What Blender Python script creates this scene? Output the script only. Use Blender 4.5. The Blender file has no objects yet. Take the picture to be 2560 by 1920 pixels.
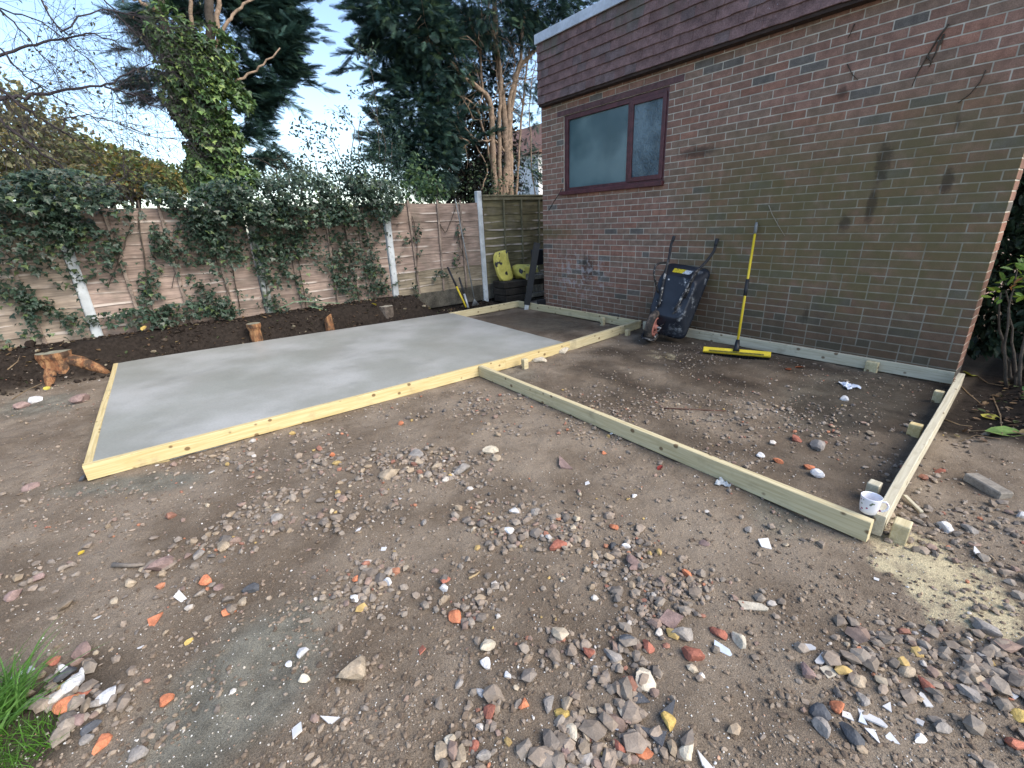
import bpy, math, random
import numpy as np
from mathutils import Vector, Matrix
random.seed(7); rng = np.random.default_rng(11)
scene = bpy.context.scene
COL = scene.collection

# ------------------------------------------------------------------ camera
F_PX = 1126.78
CAM = np.array([6.0023, -5.2365, 1.373])
YAW, PITCH, ROLL = -0.9328, 0.3484, -0.0438
def cam_axes():
    cy, sy, cp, sp = math.cos(YAW), math.sin(YAW), math.cos(PITCH), math.sin(PITCH)
    f = np.array([cp*sy, cp*cy, -sp]); r = np.array([cy, -sy, 0.]); u = np.cross(r, f)
    cr, sr = math.cos(ROLL), math.sin(ROLL)
    return r*cr+u*sr, -r*sr+u*cr, f
CR, CU, CF = cam_axes()
cd = bpy.data.cameras.new('camera'); cam = bpy.data.objects.new('camera', cd); COL.objects.link(cam)
cd.sensor_width = 36; cd.lens = F_PX/2560*36; cd.clip_start = .05; cd.clip_end = 2000
m = Matrix(((CR[0], CU[0], -CF[0], CAM[0]), (CR[1], CU[1], -CF[1], CAM[1]), (CR[2], CU[2], -CF[2], CAM[2]), (0, 0, 0, 1)))
cam.matrix_world = m; scene.camera = cam
def at(u, v, axis, val):
    """point where the line of sight through photo pixel (u,v) meets the plane axis=val"""
    d = CR*((u-1280)/F_PX)-CU*((v-960)/F_PX)+CF
    return CAM+d*((val-CAM[axis])/d[axis])
def proj(P):
    d = np.asarray(P, float)-CAM
    z = d@CF
    return 1280+F_PX*(d@CR)/z, 960-F_PX*(d@CU)/z, z

# ------------------------------------------------------------------ world, sun, exposure
SUN_EL, SUN_AZ = math.radians(42), math.radians(70)      # azimuth from +Y towards +X
w = bpy.data.worlds.new('World'); scene.world = w; w.use_nodes = True
nt = w.node_tree; sky = nt.nodes.new('ShaderNodeTexSky'); sky.sky_type = 'NISHITA'; sky.sun_disc = False
sky.sun_elevation = SUN_EL; sky.sun_rotation = SUN_AZ; sky.air_density = 1.0; sky.dust_density = 1.2; sky.ozone_density = 1.2
nt.links.new(sky.outputs[0], nt.nodes['Background'].inputs[0]); nt.nodes['Background'].inputs[1].default_value = .12
sl = bpy.data.lights.new('sun', 'SUN'); sl.energy = 1.4; sl.angle = math.radians(50); sl.color = (1, .91, .78)
so = bpy.data.objects.new('sun', sl); COL.objects.link(so)
sd = Vector((math.sin(SUN_AZ)*math.cos(SUN_EL), math.cos(SUN_AZ)*math.cos(SUN_EL), math.sin(SUN_EL)))
so.rotation_euler = sd.to_track_quat('Z', 'Y').to_euler(); so.location = (8, 4, 12)
vs = scene.view_settings; vs.view_transform = 'Standard'; vs.look = 'None'; vs.exposure = 1.55; vs.gamma = 1; vs.use_curve_mapping = False

# ------------------------------------------------------------------ helpers
def srgb(r, g, b):
    f = lambda c: ((c/255+.055)/1.055)**2.4 if c > 10 else c/255/12.92
    return (f(r), f(g), f(b))
class NB:
    """tiny node builder"""
    def __init__(s, name):
        s.m = bpy.data.materials.new(name); s.m.use_nodes = True; s.t = s.m.node_tree
        s.b = s.t.nodes['Principled BSDF']; s.pos = None
    def n(s, typ, **kw):
        x = s.t.nodes.new(typ)
        for k, v in kw.items():
            if k == 'ins':
                for i, val in v.items(): s.set(x.inputs[i], val)
            else: setattr(x, k, v)
        return x
    def set(s, inp, val):
        if isinstance(val, bpy.types.NodeSocket): s.t.links.new(val, inp)
        elif isinstance(val, (tuple, list)) and len(val) == 3 and inp.type == 'RGBA': inp.default_value = (*val, 1)
        else: inp.default_value = val
    def P(s):
        if s.pos is None: s.pos = s.n('ShaderNodeNewGeometry').outputs['Position']
        return s.pos
    def sep(s, v):
        x = s.n('ShaderNodeSeparateXYZ', ins={0: v}); return x.outputs
    def noise(s, scale, detail=3, rough=.55, vec=None, dist=0):
        return s.n('ShaderNodeTexNoise', ins={'Vector': vec or s.P(), 'Scale': scale, 'Detail': detail, 'Roughness': rough, 'Distortion': dist}).outputs['Fac']
    def scaled(s, sx, sy, sz, vec=None):
        return s.n('ShaderNodeVectorMath', operation='MULTIPLY', ins={0: vec or s.P(), 1: (sx, sy, sz)}).outputs[0]
    def ramp(s, v, a, b, c=0., d=1.):
        return s.n('ShaderNodeMapRange', ins={0: v, 1: a, 2: b, 3: c, 4: d}, interpolation_type='SMOOTHSTEP').outputs[0]
    def math(s, op, a, b=0.):
        return s.n('ShaderNodeMath', operation=op, ins={0: a, 1: b}).outputs[0]
    def mix(s, f, a, b, mode='MIX'):
        x = s.n('ShaderNodeMix', data_type='RGBA', blend_type=mode); s.set(x.inputs[0], f); s.set(x.inputs[6], a); s.set(x.inputs[7], b)
        return x.outputs[2]
    def attr(s, name, fac=False):
        return s.n('ShaderNodeAttribute', attribute_name=name).outputs['Fac' if fac else 'Color']
    def ocol(s): return s.n('ShaderNodeObjectInfo').outputs['Color']
    def vary(s, col, scale, amt, detail=3, vec=None):
        k = s.ramp(s.noise(scale, detail, vec=vec), .25, .75, 1-amt, 1+amt)
        g = s.n('ShaderNodeCombineXYZ', ins={0: k, 1: k, 2: k}).outputs[0]
        return s.mix(1., col, g, 'MULTIPLY')
    def bump(s, h, strength=.3, dist=.01):
        s.t.links.new(s.n('ShaderNodeBump', ins={'Height': h, 'Strength': strength, 'Distance': dist}).outputs[0], s.b.inputs['Normal'])
    def out(s, col, rough=.85, spec=.3, metal=0.):
        s.set(s.b.inputs['Base Color'], col); s.set(s.b.inputs['Roughness'], rough)
        s.b.inputs['Specular IOR Level'].default_value = spec; s.b.inputs['Metallic'].default_value = metal
        return s.m
def simple(name, col, rough=.8, var=.2, vs_=15, bs=90, bump=.25, spec=.3, metal=0., src=None, dist=.004):
    b = NB(name)
    c = b.attr('col') if src == 'attr' else b.ocol() if src == 'obj' else (*col, 1)
    c = b.vary(c, vs_, var); c = b.vary(c, vs_*7, var*.6)
    if bump: b.bump(b.noise(bs, 4), bump, dist)
    return b.out(c, rough, spec, metal)
def leafmat(name, rough=.5, trans=.25, var=.2):
    b = NB(name); c = b.vary(b.attr('col'), 9, var); c = b.vary(c, 60, .18)
    b.out(c, rough, .35)
    tr = b.n('ShaderNodeBsdfTranslucent', ins={0: c}); mx = b.n('ShaderNodeMixShader', ins={0: trans})
    b.t.links.new(b.b.outputs[0], mx.inputs[1]); b.t.links.new(tr.outputs[0], mx.inputs[2])
    b.t.links.new(mx.outputs[0], b.t.nodes['Material Output'].inputs[0])
    return b.m
class MB:
    """mesh collector with optional per-vertex colour"""
    def __init__(s): s.v = []; s.f = []; s.c = []; s.n = 0
    def add(s, v, f, col=None):
        v = np.asarray(v, float)
        s.f += [tuple(i+s.n for i in q) for q in f]; s.v.append(v); s.n += len(v)
        s.c.append(np.tile(np.array(col if col is not None else (.5, .5, .5)), (len(v), 1)) if np.ndim(col) < 2 else np.asarray(col))
    def box(s, lo, hi, R=None, o=(0, 0, 0), col=None, cham=0.):
        lo = np.array(lo, float); hi = np.array(hi, float); c = cham
        if c <= 0:
            v = np.array([[(lo, hi)[i][0], (lo, hi)[j][1], (lo, hi)[k][2]] for i in (0, 1) for j in (0, 1) for k in (0, 1)])
            f = [(0, 1, 3, 2), (4, 6, 7, 5), (0, 4, 5, 1), (2, 3, 7, 6), (0, 2, 6, 4), (1, 5, 7, 3)]
        else:
            v = []; idx = {}
            for i in (0, 1):
                for j in (0, 1):
                    for k in (0, 1):
                        p = np.array([(lo, hi)[i][0], (lo, hi)[j][1], (lo, hi)[k][2]]); sg = np.array([1-2*i, 1-2*j, 1-2*k])*c
                        for a in range(3):
                            q = p+sg; q[a] = p[a]; idx[i, j, k, a] = len(v); v.append(q)
            f = []
            g = idx
            for a in range(3):
                for e in (0, 1):
                    o2 = [x for x in range(3) if x != a]; quad = []
                    for (p1, p2) in ((0, 0), (1, 0), (1, 1), (0, 1)):
                        t = [0, 0, 0]; t[a] = e; t[o2[0]] = p1; t[o2[1]] = p2; quad.append(g[(*t, a)])
                    f.append(tuple(quad))
            for a in range(3):
                o2 = [x for x in range(3) if x != a]
                for (p1, p2) in ((0, 0), (1, 0), (1, 1), (0, 1)):
                    t0 = [0, 0, 0]; t1 = [0, 0, 0]; t1[a] = 1
                    for t in (t0, t1): t[o2[0]] = p1; t[o2[1]] = p2
                    f.append((g[(*t0, o2[0])], g[(*t1, o2[0])], g[(*t1, o2[1])], g[(*t0, o2[1])]))
            for i in (0, 1):
                for j in (0, 1):
                    for k in (0, 1): f.append((g[i, j, k, 0], g[i, j, k, 1], g[i, j, k, 2]))
            v = np.array(v)
        if R is not None: v = v@np.asarray(R).T
        s.add(v+np.asarray(o), f, col)
    def bar(s, a, b, w, h, up=(0, 0, 1), col=None, cham=.003, ext=0.):
        """box from a to b, w across, h along up; a,b are the centre line"""
        a = np.array(a, float); b = np.array(b, float); d = b-a; L = np.linalg.norm(d); d /= L
        up = np.array(up, float); x = np.cross(d, up); x /= np.linalg.norm(x); z = np.cross(x, d)
        s.box((-w/2, -ext, -h/2), (w/2, L+ext, h/2), np.stack([x, d, z], 1), a, col, cham)
    def tube(s, pts, rad, n=8, col=None, cap=True, flat=None):
        pts = np.array(pts, float); m_ = len(pts); rad = np.broadcast_to(np.asarray(rad, float), (m_,))
        t = np.gradient(pts, axis=0); t /= np.linalg.norm(t, axis=1)[:, None]+1e-12
        ref = np.array([0, 0, 1.]) if abs(t[0][2]) < .9 else np.array([1., 0, 0])
        x = np.cross(t[0], ref); x /= np.linalg.norm(x); V = []
        for i in range(m_):
            x = x-t[i]*(x@t[i]); x /= np.linalg.norm(x)+1e-12; y = np.cross(t[i], x)
            a = np.arange(n)*2*np.pi/n
            V.append(pts[i]+rad[i]*(np.cos(a)[:, None]*x+np.sin(a)[:, None]*y))
        V = np.concatenate(V); f = [(i*n+j, i*n+(j+1) % n, (i+1)*n+(j+1) % n, (i+1)*n+j) for i in range(m_-1) for j in range(n)]
        if cap: f += [tuple(range(n))[::-1], tuple((m_-1)*n+j for j in range(n))]
        s.add(V, f, col)
    def lathe(s, prof, n=24, o=(0, 0, 0), R=None, col=None, close=False):
        prof = np.array(prof, float); a = np.arange(n)*2*np.pi/n
        V = np.concatenate([np.stack([np.cos(a)*r, np.sin(a)*r, np.full(n, z)], 1) for r, z in prof])
        k = len(prof); rng_ = range(k if close else k-1)
        f = [(i*n+j, i*n+(j+1) % n, ((i+1) % k)*n+(j+1) % n, ((i+1) % k)*n+j) for i in rng_ for j in range(n)]
        if R is not None: V = V@np.asarray(R).T
        s.add(V+np.asarray(o), f, col)
    def mesh(s, name='m', smooth=False):
        me = bpy.data.meshes.new(name); V = np.concatenate(s.v) if s.v else np.zeros((0, 3))
        me.from_pydata(V.tolist(), [], s.f)
        C = np.concatenate(s.c); a = me.attributes.new('col', 'FLOAT_COLOR', 'POINT')
        a.data.foreach_set('color', np.c_[C, np.ones(len(C))].astype(np.float32).ravel())
        if smooth: me.polygons.foreach_set('use_smooth', [True]*len(me.polygons))
        return me
    def build(s, name, mat, parent=None, smooth=False, off=(0, 0, 0)):
        if any(off): s.v = [v-np.asarray(off) for v in s.v]
        return mk(name, s.mesh(name, smooth), mat, parent, (0, 0, 0) if parent else off)
def arrays_mesh(name, V, tris, col, k=3):
    """fast mesh from arrays: V (n,3), tris (m,k), col (n,3)"""
    me = bpy.data.meshes.new(name); me.vertices.add(len(V)); me.vertices.foreach_set('co', V.astype(np.float32).ravel())
    me.loops.add(tris.size); me.loops.foreach_set('vertex_index', tris.astype(np.int32).ravel())
    me.polygons.add(len(tris)); me.polygons.foreach_set('loop_start', np.arange(0, tris.size, k, dtype=np.int32))
    me.update(calc_edges=True); me.validate()
    if k == 3: me.shade_flat()
    a = me.attributes.new('col', 'FLOAT_COLOR', 'POINT'); a.data.foreach_set('color', np.c_[col, np.ones(len(col))].astype(np.float32).ravel())
    return me
def mk(name, me, mat, parent=None, loc=(0, 0, 0)):
    o = bpy.data.objects.new(name, me); COL.objects.link(o)
    if mat and me and not me.materials: me.materials.append(mat)
    if parent: o.parent = parent
    o.location = loc
    return o
def tag(o, label=None, cat=None, group=None, kind=None):
    for k, v in (('label', label), ('category', cat), ('group', group), ('kind', kind)):
        if v: o[k] = v
    return o
def thing(name, label, cat, loc=(0, 0, 0), group=None):
    o = bpy.data.objects.new(name, None); COL.objects.link(o); o.location = loc; o.empty_display_size = .1
    return tag(o, label, cat, group)
def rotz(a): c, s = math.cos(a), math.sin(a); return np.array([[c, -s, 0], [s, c, 0], [0, 0, 1.]])
def rand_rot(n):
    q = rng.normal(size=(n, 4)); q /= np.linalg.norm(q, axis=1)[:, None]; a, b, c, d = q.T
    return np.stack([1-2*(c*c+d*d), 2*(b*c-a*d), 2*(b*d+a*c), 2*(b*c+a*d), 1-2*(b*b+d*d), 2*(c*d-a*b), 2*(b*d-a*c), 2*(c*d+a*b), 1-2*(b*b+c*c)], 1).reshape(n, 3, 3)
def hash2(ix, iy, s):
    h = (ix.astype(np.int64)*374761393+iy.astype(np.int64)*668265263+s*69069) & 0x7fffffff
    h = ((h ^ (h >> 13))*1274126177) & 0x7fffffff
    return ((h ^ (h >> 16)) & 0xffff)/65535.
def vnoise(x, y, s=0):
    x = np.asarray(x, float); y = np.asarray(y, float); ix = np.floor(x); iy = np.floor(y); fx = x-ix; fy = y-iy
    fx = fx*fx*(3-2*fx); fy = fy*fy*(3-2*fy); ix = ix.astype(int); iy = iy.astype(int)
    a = hash2(ix, iy, s); b = hash2(ix+1, iy, s); c = hash2(ix, iy+1, s); d = hash2(ix+1, iy+1, s)
    return (a*(1-fx)+b*fx)*(1-fy)+(c*(1-fx)+d*fx)*fy
def fbm(x, y, o=4, s=0):
    r = 0; a = .5
    for i in range(o): r = r+a*(vnoise(x, y, s+i*17)-.5); x = x*2.03+3.1; y = y*2.03+7.7; a *= .5
    return r
def sstep(x, a, b): t = np.clip((np.asarray(x, float)-a)/(b-a), 0, 1); return t*t*(3-2*t)

# ------------------------------------------------------------------ formwork corners (top of the boards)
FZ = -.016; GZ = -.13
pa, pb, pc, pd = [at(*q, 2, FZ) for q in ((283.5, 906), (1128, 781), (1417, 857), (206, 1166))]
pt, pe, pf, pg, ph = [at(*q, 2, FZ) for q in ((1205, 913), (1301.5, 750.5), (2393, 926), (2186, 1299), (1607, 800))]

# ------------------------------------------------------------------ ground
XF = -1.5                                   # fence line
def gh(x, y):
    x = np.asarray(x, float); y = np.asarray(y, float)
    z = GZ+.05*fbm(x*.9, y*.9, 3, 3)+.035*fbm(x*4, y*4, 3, 5)+.02*fbm(x*16, y*16, 2, 9)
    edge = -.80+.10*fbm(x*0+2, y*1.7, 3, 21)
    hi = .235+.06*fbm(x*2, y*2, 3, 31)
    along = 1-sstep(y, -2.0, -1.5)              # the bank ends where the gravel boards show
    b = sstep(-x, -edge-.02, -edge+.32+.1*fbm(y*2, y*0+3, 3, 23))*along
    z = z*(1-b)+hi*b+.05*fbm(x*7, y*7, 3, 41)*b*(1-b)*4
    z = np.where((x < XF-.05), .22+.1*fbm(x*.7, y*.7, 3, 8), z)
    bed = sstep(x, 5.62, 5.95)*sstep(y, -1.5, -.9)  # soil bed by the right end of the wall
    z = z+bed*(.12+.12*fbm(x*5, y*5, 3, 77))
    # inside the bays the soil is flat and trodden
    return z
def axis(lo, hi, step, far):
    a = list(np.arange(lo, hi+1e-6, step)); s = step; x = hi
    out = []
    while x < far: s *= 1.35; x += s; out.append(x)
    s = step; x = lo; inn = []
    while x > -far: s *= 1.35; x -= s; inn.append(x)
    return np.array(inn[::-1]+a+out)
gx = axis(-1.75, 6.7, .026, 400); gy = axis(-7.2, .4, .026, 400)
X, Y = np.meshgrid(gx, gy, indexing='ij'); Z = gh(X, Y); Z = np.where((abs(X) > 30) | (abs(Y) > 30), .1, Z)
nx, ny = X.shape; V = np.stack([X, Y, Z], -1).reshape(-1, 3); i = np.arange(nx*ny).reshape(nx, ny)
Q = np.stack([i[:-1, :-1], i[1:, :-1], i[1:, 1:], i[:-1, 1:]], -1).reshape(-1, 4)
xs, ys = V[:, 0], V[:, 1]
def blob(x, y, c, rx, ry, a=0, n=.35, f=4, s=0):
    dx, dy = x-c[0], y-c[1]; ca, sa = math.cos(a), math.sin(a); p = (dx*ca+dy*sa)/rx; q = (-dx*sa+dy*ca)/ry
    return 1-sstep(np.sqrt(p*p+q*q)+n*2*fbm(x*f, y*f, 3, s), .55, 1.15)
G2 = lambda u, v: at(u, v, 2, GZ)[:2]
dark = np.maximum(sstep(-xs, .72, .86)*(1-.25*sstep(-xs, 1.5, 1.6)), sstep(xs, 5.40, 5.5)*sstep(ys+.3*fbm(xs*3, ys*3, 3, 55), -1.35, -1.15))
dark = np.maximum(dark, .55*blob(xs, ys, (.6, -.8), 1.6, .9, s=50)); dark = np.maximum(dark, .75*blob(xs, ys, (5., -.9), .55, 1.1, s=51))
dark = np.maximum(dark, .8*blob(xs, ys, G2(60, 1840), .28, .30, s=52)); dark = np.maximum(dark, .5*blob(xs, ys, (3.6, -.25), 2.2, .3, s=53))
dark = np.maximum(dark, .45*blob(xs, ys, (4.4, -.9), .9, .5, s=54))
bay2 = sstep(ys, -2.75, -2.6)*sstep(xs-(pt[0]+.05), 0, .15)*(1-sstep(xs, 5.45, 5.6))
dark = np.maximum(dark, bay2*np.clip(.30+.30*sstep(ys, -2.4, -.4)+1.3*fbm(xs*1.7, ys*3.2, 4, 58), 0, .85))
grey = np.maximum.reduce([blob(xs, ys, G2(590, 1720), .26, .42, .6, s=60), .8*blob(xs, ys, G2(100, 1010), .5, .35, .3, s=61), .9*blob(xs, ys, G2(330, 1210), .55, .14, 1.0, s=62),
    .7*blob(xs, ys, (4.9, -.9), .5, .9, 0, s=63), .65*blob(xs, ys, G2(1960, 1270), .18, .3, .3, s=64), .55*blob(xs, ys, (.9, -.8), .8, .5, 0, s=65), .5*blob(xs, ys, G2(1270, 930), .4, .3, 0, s=66)])
saw = np.maximum.reduce([blob(xs, ys, G2(2340, 1430), .42, .22, -.75, n=.6, f=9, s=70), 1.0*blob(xs, ys, G2(2430, 1500), .33, .17, -.6, n=.7, f=9, s=71), .5*blob(xs, ys, G2(2080, 1340), .2, .10, .6, n=.8, f=8, s=73),
    .6*blob(xs, ys, (3.1, -1.0), .28, .17, .5, n=.8, f=9, s=72)])
me = arrays_mesh('ground', V, Q, np.stack([dark, grey, saw], 1), 4)
me.polygons.foreach_set('use_smooth', [True]*len(me.polygons))
b = NB('earth')
msk = b.sep(b.n('ShaderNodeAttribute', attribute_name='col').outputs['Vector'])
c = b.mix(b.ramp(b.noise(2.2, 5, .65), .32, .68), (.160, .122, .087), (.285, .230, .172))
c = b.mix(b.math('MULTIPLY', b.ramp(b.noise(21, 5, .7), .56, .78), .7), c, (.135, .100, .070))
c = b.mix(b.math('MULTIPLY', b.ramp(b.noise(75, 4, .75), .54, .72), .55), c, (.33, .275, .21))
c = b.mix(b.math('MULTIPLY', msk[1], .8), c, b.vary((.185, .180, .145, 1), 11, .4, 6))
c = b.mix(b.math('MULTIPLY', msk[0], .97), c, b.vary((.021, .016, .013, 1), 24, .5, 6))
sawn = b.math('MULTIPLY', b.ramp(b.math('ADD', b.math('ADD', b.math('MULTIPLY', b.noise(70, 6, .8, dist=.8), .6), b.math('MULTIPLY', b.noise(9, 4, .6), .5)), b.math('MULTIPLY', msk[2], .32)), .66, .96), .85)
c = b.mix(b.math('MULTIPLY', sawn, b.ramp(msk[2], .02, .5)), c, (.66, .57, .36))
c = b.vary(c, 260, .35, 2)
h = b.math('ADD', b.noise(30, 6, .7), b.math('MULTIPLY', b.noise(210, 4, .7), .5)); b.bump(h, .9, .018)
M_EARTH = b.out(c, .95, .15)
tag(mk('ground', me, M_EARTH), kind='structure')

# ------------------------------------------------------------------ brick building
def stained(b, c, k=1.):
    """algae, damp and streaks on the yard wall: they follow the wall, not the light"""
    c0 = c; x, y, z = b.sep(b.P())
    n1 = b.noise(1.1, 5, .6); n2 = b.noise(4.5, 5, .6)
    g = b.math('MULTIPLY', b.ramp(b.math('ADD', x, b.math('MULTIPLY', n1, 1.6)), 2.7, 4.3), b.ramp(b.math('ADD', z, b.math('MULTIPLY', n2, .9)), .45, 1.2))
    g = b.math('MULTIPLY', g, b.ramp(b.math('ADD', z, b.math('MULTIPLY', n1, 1.0)), 3.0, 2.1))
    g = b.math('MULTIPLY', g, b.ramp(n2, .22, .62, .35, 1.))
    c = b.mix(b.math('MULTIPLY', g, .80*k), c, (.125, .112, .048))
    dl = b.math('MULTIPLY', b.ramp(b.math('ADD', z, b.math('MULTIPLY', n2, .8)), 1.15, .35), b.ramp(x, 1.2, 2.6, .35, 1.))
    c = b.mix(b.math('MULTIPLY', dl, .80*k), c, (.070, .056, .034))
    lb = b.math('MULTIPLY', b.ramp(b.math('ABSOLUTE', b.math('SUBTRACT', b.math('ADD', z, b.math('MULTIPLY', n2, .25)), 1.27)), .16, .02), b.ramp(x, 1.1, .2))
    c = b.mix(b.math('MULTIPLY', lb, .7*k), c, (.125, .105, .045))
    # dark run-off streaks and soot marks
    sx = b.noise(5.5, 4, .6, b.scaled(1, 1, .22)); st = b.math('MULTIPLY', b.ramp(sx, .64, .74), b.ramp(x, 3.4, 4.2))
    for cx, cz, rx, rz in ((4.52, 1.72, .07, .24), (4.5, 1.36, .05, .20), (4.32, 1.22, .06, .10), (4.98, 1.52, .05, .12), (1.02, .62, .17, .26), (2.72, 2.02, .28, .07), (4.1, 2.32, .05, .08)):
        dx = b.math('DIVIDE', b.math('SUBTRACT', x, cx), rx); dz = b.math('DIVIDE', b.math('SUBTRACT', z, cz), rz)
        r = b.math('ADD', b.math('MULTIPLY', dx, dx), b.math('MULTIPLY', dz, dz))
        st = b.math('MAXIMUM', st, b.ramp(b.math('ADD', r, b.math('MULTIPLY', b.noise(16, 4, .6), 2.2)), 2.1, 1.2))
    c = b.mix(b.math('MULTIPLY', st, .62), c, (.035, .026, .022))
    # white salts low down at the left
    wx = b.math('DIVIDE', b.math('SUBTRACT', x, .85), .75); wz = b.math('DIVIDE', b.math('SUBTRACT', z, .52), .42)
    wr = b.math('ADD', b.math('MULTIPLY', wx, wx), b.math('MULTIPLY', wz, wz))
    wm = b.math('MULTIPLY', b.ramp(wr, 1.1, .2), b.ramp(b.noise(9, 5, .7), .48, .64))
    c = b.mix(b.math('MULTIPLY', wm, .55), c, (.52, .50, .50))
    return b.mix(b.ramp(y, .006, .012), c, c0)
def brickmat(name, src):
    b = NB(name); c = b.ocol() if src == 'obj' else b.attr('col')
    c = b.vary(c, 14, .22, 5); c = b.vary(c, 120, .22, 3); c = stained(b, c)
    b.bump(b.noise(130, 5, .7), .5, .004); return b.out(c, .9, .2)
M_BRICK_O = brickmat('brick face single', 'obj'); M_BRICK_A = brickmat('brick face', 'attr')
b = NB('mortar'); c = stained(b, b.vary((.48, .44, .37, 1), 7, .3, 6), .78); b.bump(b.noise(160, 4, .7), .6, .003); M_MORTAR = b.out(c, .95, .15)
def bcol(lo=False):
    r = random.random(); k = random.uniform(.86, 1.14)
    if r < (.06 if not lo else .09): c = (.145, .128, .112)
    elif r < .30: c = (.225, .150, .112)
    elif r < .45: c = (.275, .145, .104)
    else: c = (.252, .146, .110)
    return tuple(x*k for x in c)
XR = 5.366
house = thing('brick_building', 'brown brick single-storey building with hung tiles and a flat roof', 'building')
wall = MB()
WX0, WX1, WZ0, WZ1 = .495, 2.285, 1.725, 2.775
for lo, hi in (((0, .0035, -.45), (WX0, .10, 3.2)), ((WX1, .0035, -.45), (XR-.003, .212, 3.2)), ((WX0, .0037, -.45), (WX1, .0998, WZ0)), ((WX0, .0037, WZ1), (WX1, .0998, 3.2))): wall.box(lo, hi)
wall_o = wall.build('front_wall', M_MORTAR, house)
units = []
for k in range(-4, 40):
    z0 = k*.075; x = 0.
    low = k < 13; seq = []
    if low and k % 2 == 0 and k > 0: off = .1125 if random.random() < .5 else 0
    else: off = 0 if k % 2 else .1125
    if off: seq.append((0, off)); x = off
    while x < XR-.02:
        wdt = .225
        if low and random.random() < (.55 if k in (1, 3, 6, 9, 11) else .15): wdt = .1125
        seq.append((x, min(x+wdt, XR+.01))); x += wdt
    if k == 37: seq += []
    for a, e in seq:
        a2, e2 = a+.005, e-.005
        if a == 0: a2 = 0
        if e >= XR-.001: e2 = XR
        if WZ0-.001 <= z0 < WZ1-.01:
            if a2 > WX0-.01 and e2 < WX1+.01: continue
            if a2 < WX0 < e2: e2 = WX0-.002
            if a2 < WX1 < e2: a2 = WX1+.002
        if k == 37:
            if a2 > .355 and e2 < 2.473: continue
            if a2 < .355 < e2: e2 = .350
            if a2 < 2.473 < e2: a2 = 2.478
        if e2-a2 < .02: continue
        units.append((a2, e2, z0+.005, z0+.070, low))
cen = np.array([((a+e)/2, 0, (p+q)/2) for a, e, p, q, _ in units]); uu, vv, zz = proj(cen)
inside = (uu > -20) & (uu < 2580) & (vv > -20) & (vv < 960) & (cen[:, 2] < 2.97) & (cen[:, 2] > -.05)
area = np.array([(e-a) for a, e, *_ in units])/zz**2*np.where(inside, 1, 0)
big = set(np.argsort(-area)[:300].tolist())
cache = {}
def brick_mesh(L, H, D):
    key = (round(L, 3), round(H, 3), round(D, 3))
    if key not in cache:
        mb = MB(); mb.box((-L/2, 0, -H/2), (L/2, D, H/2), cham=.002); cache[key] = mb.mesh('brick'); cache[key].materials.append(M_BRICK_O)
    return cache[key]
stuff = MB()
for n, (a, e, p, q, lo) in enumerate(units):
    col = bcol(lo); D = .213 if e >= XR-.002 else .04; y = random.uniform(-.0015, .001)
    if n in big:
        o = mk('brick', brick_mesh(e-a, q-p, D), None, wall_o, ((a+e)/2, y, (p+q)/2)); o.color = (*col, 1)
        if D < .1: o.rotation_euler = (random.gauss(0, .006), random.gauss(0, .003), random.gauss(0, .004))
    else: stuff.box((a, y, p), (e, D, q), col=col, cham=.002)
tag(stuff.build('brick_courses', M_BRICK_A, wall_o), kind='stuff')
# body behind the front leaf
M_DKBOARD = simple('dark side boards', (.045, .03, .025), .8, .3)
M_ROOF = simple('roof felt', (.09, .09, .09), .9)
b = NB('side brickwork'); x_, y_, z_ = b.sep(b.P()); bt = b.n('ShaderNodeTexBrick', ins={'Vector': b.n('ShaderNodeCombineXYZ', ins={0: b.math('ADD', y_, x_), 1: z_, 2: 0.}).outputs[0], 'Color1': (.27, .17, .145), 'Color2': (.20, .14, .12), 'Mortar': (.42, .39, .34), 'Scale': 1., 'Mortar Size': .006, 'Brick Width': .225, 'Row Height': .075}); M_SIDE = b.out(b.vary(bt.outputs['Color'], 20, .2), .9, .2)
body = MB(); body.box((.012, .215, -.45), (4.95, 7, 3.74)); body.build('rear_walls', M_SIDE, house)
# tile hanging
M_TILE = None
b = NB('clay tile'); c = b.vary(b.ocol(), 10, .3, 5); c = b.vary(c, 90, .3, 3)
lich = b.math('MULTIPLY', b.ramp(b.noise(26, 4, .6), .66, .72), b.ramp(b.noise(2.2, 3), .42, .62)); c = b.mix(b.math('MULTIPLY', lich, .75), c, (.36, .35, .36))
gr = b.math('MULTIPLY', b.ramp(b.noise(3.0, 5, .65, b.scaled(1, 1, .5)), .5, .66), b.ramp(b.sep(b.P())[2], 3.2, 3.7)); c = b.mix(b.math('MULTIPLY', gr, .6), c, (.105, .115, .085))
b.bump(b.noise(110, 4, .7), .5, .004); M_TILE = b.out(c, .85, .25)
TX0, TX1 = .060, 5.42
tb = MB(); tb.box((TX0+.02, -.088, 3.0), (TX1-.02, .1, 3.73)); hang = tb.build('tile_hanging', M_DKBOARD, house)
tcache = {}
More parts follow.
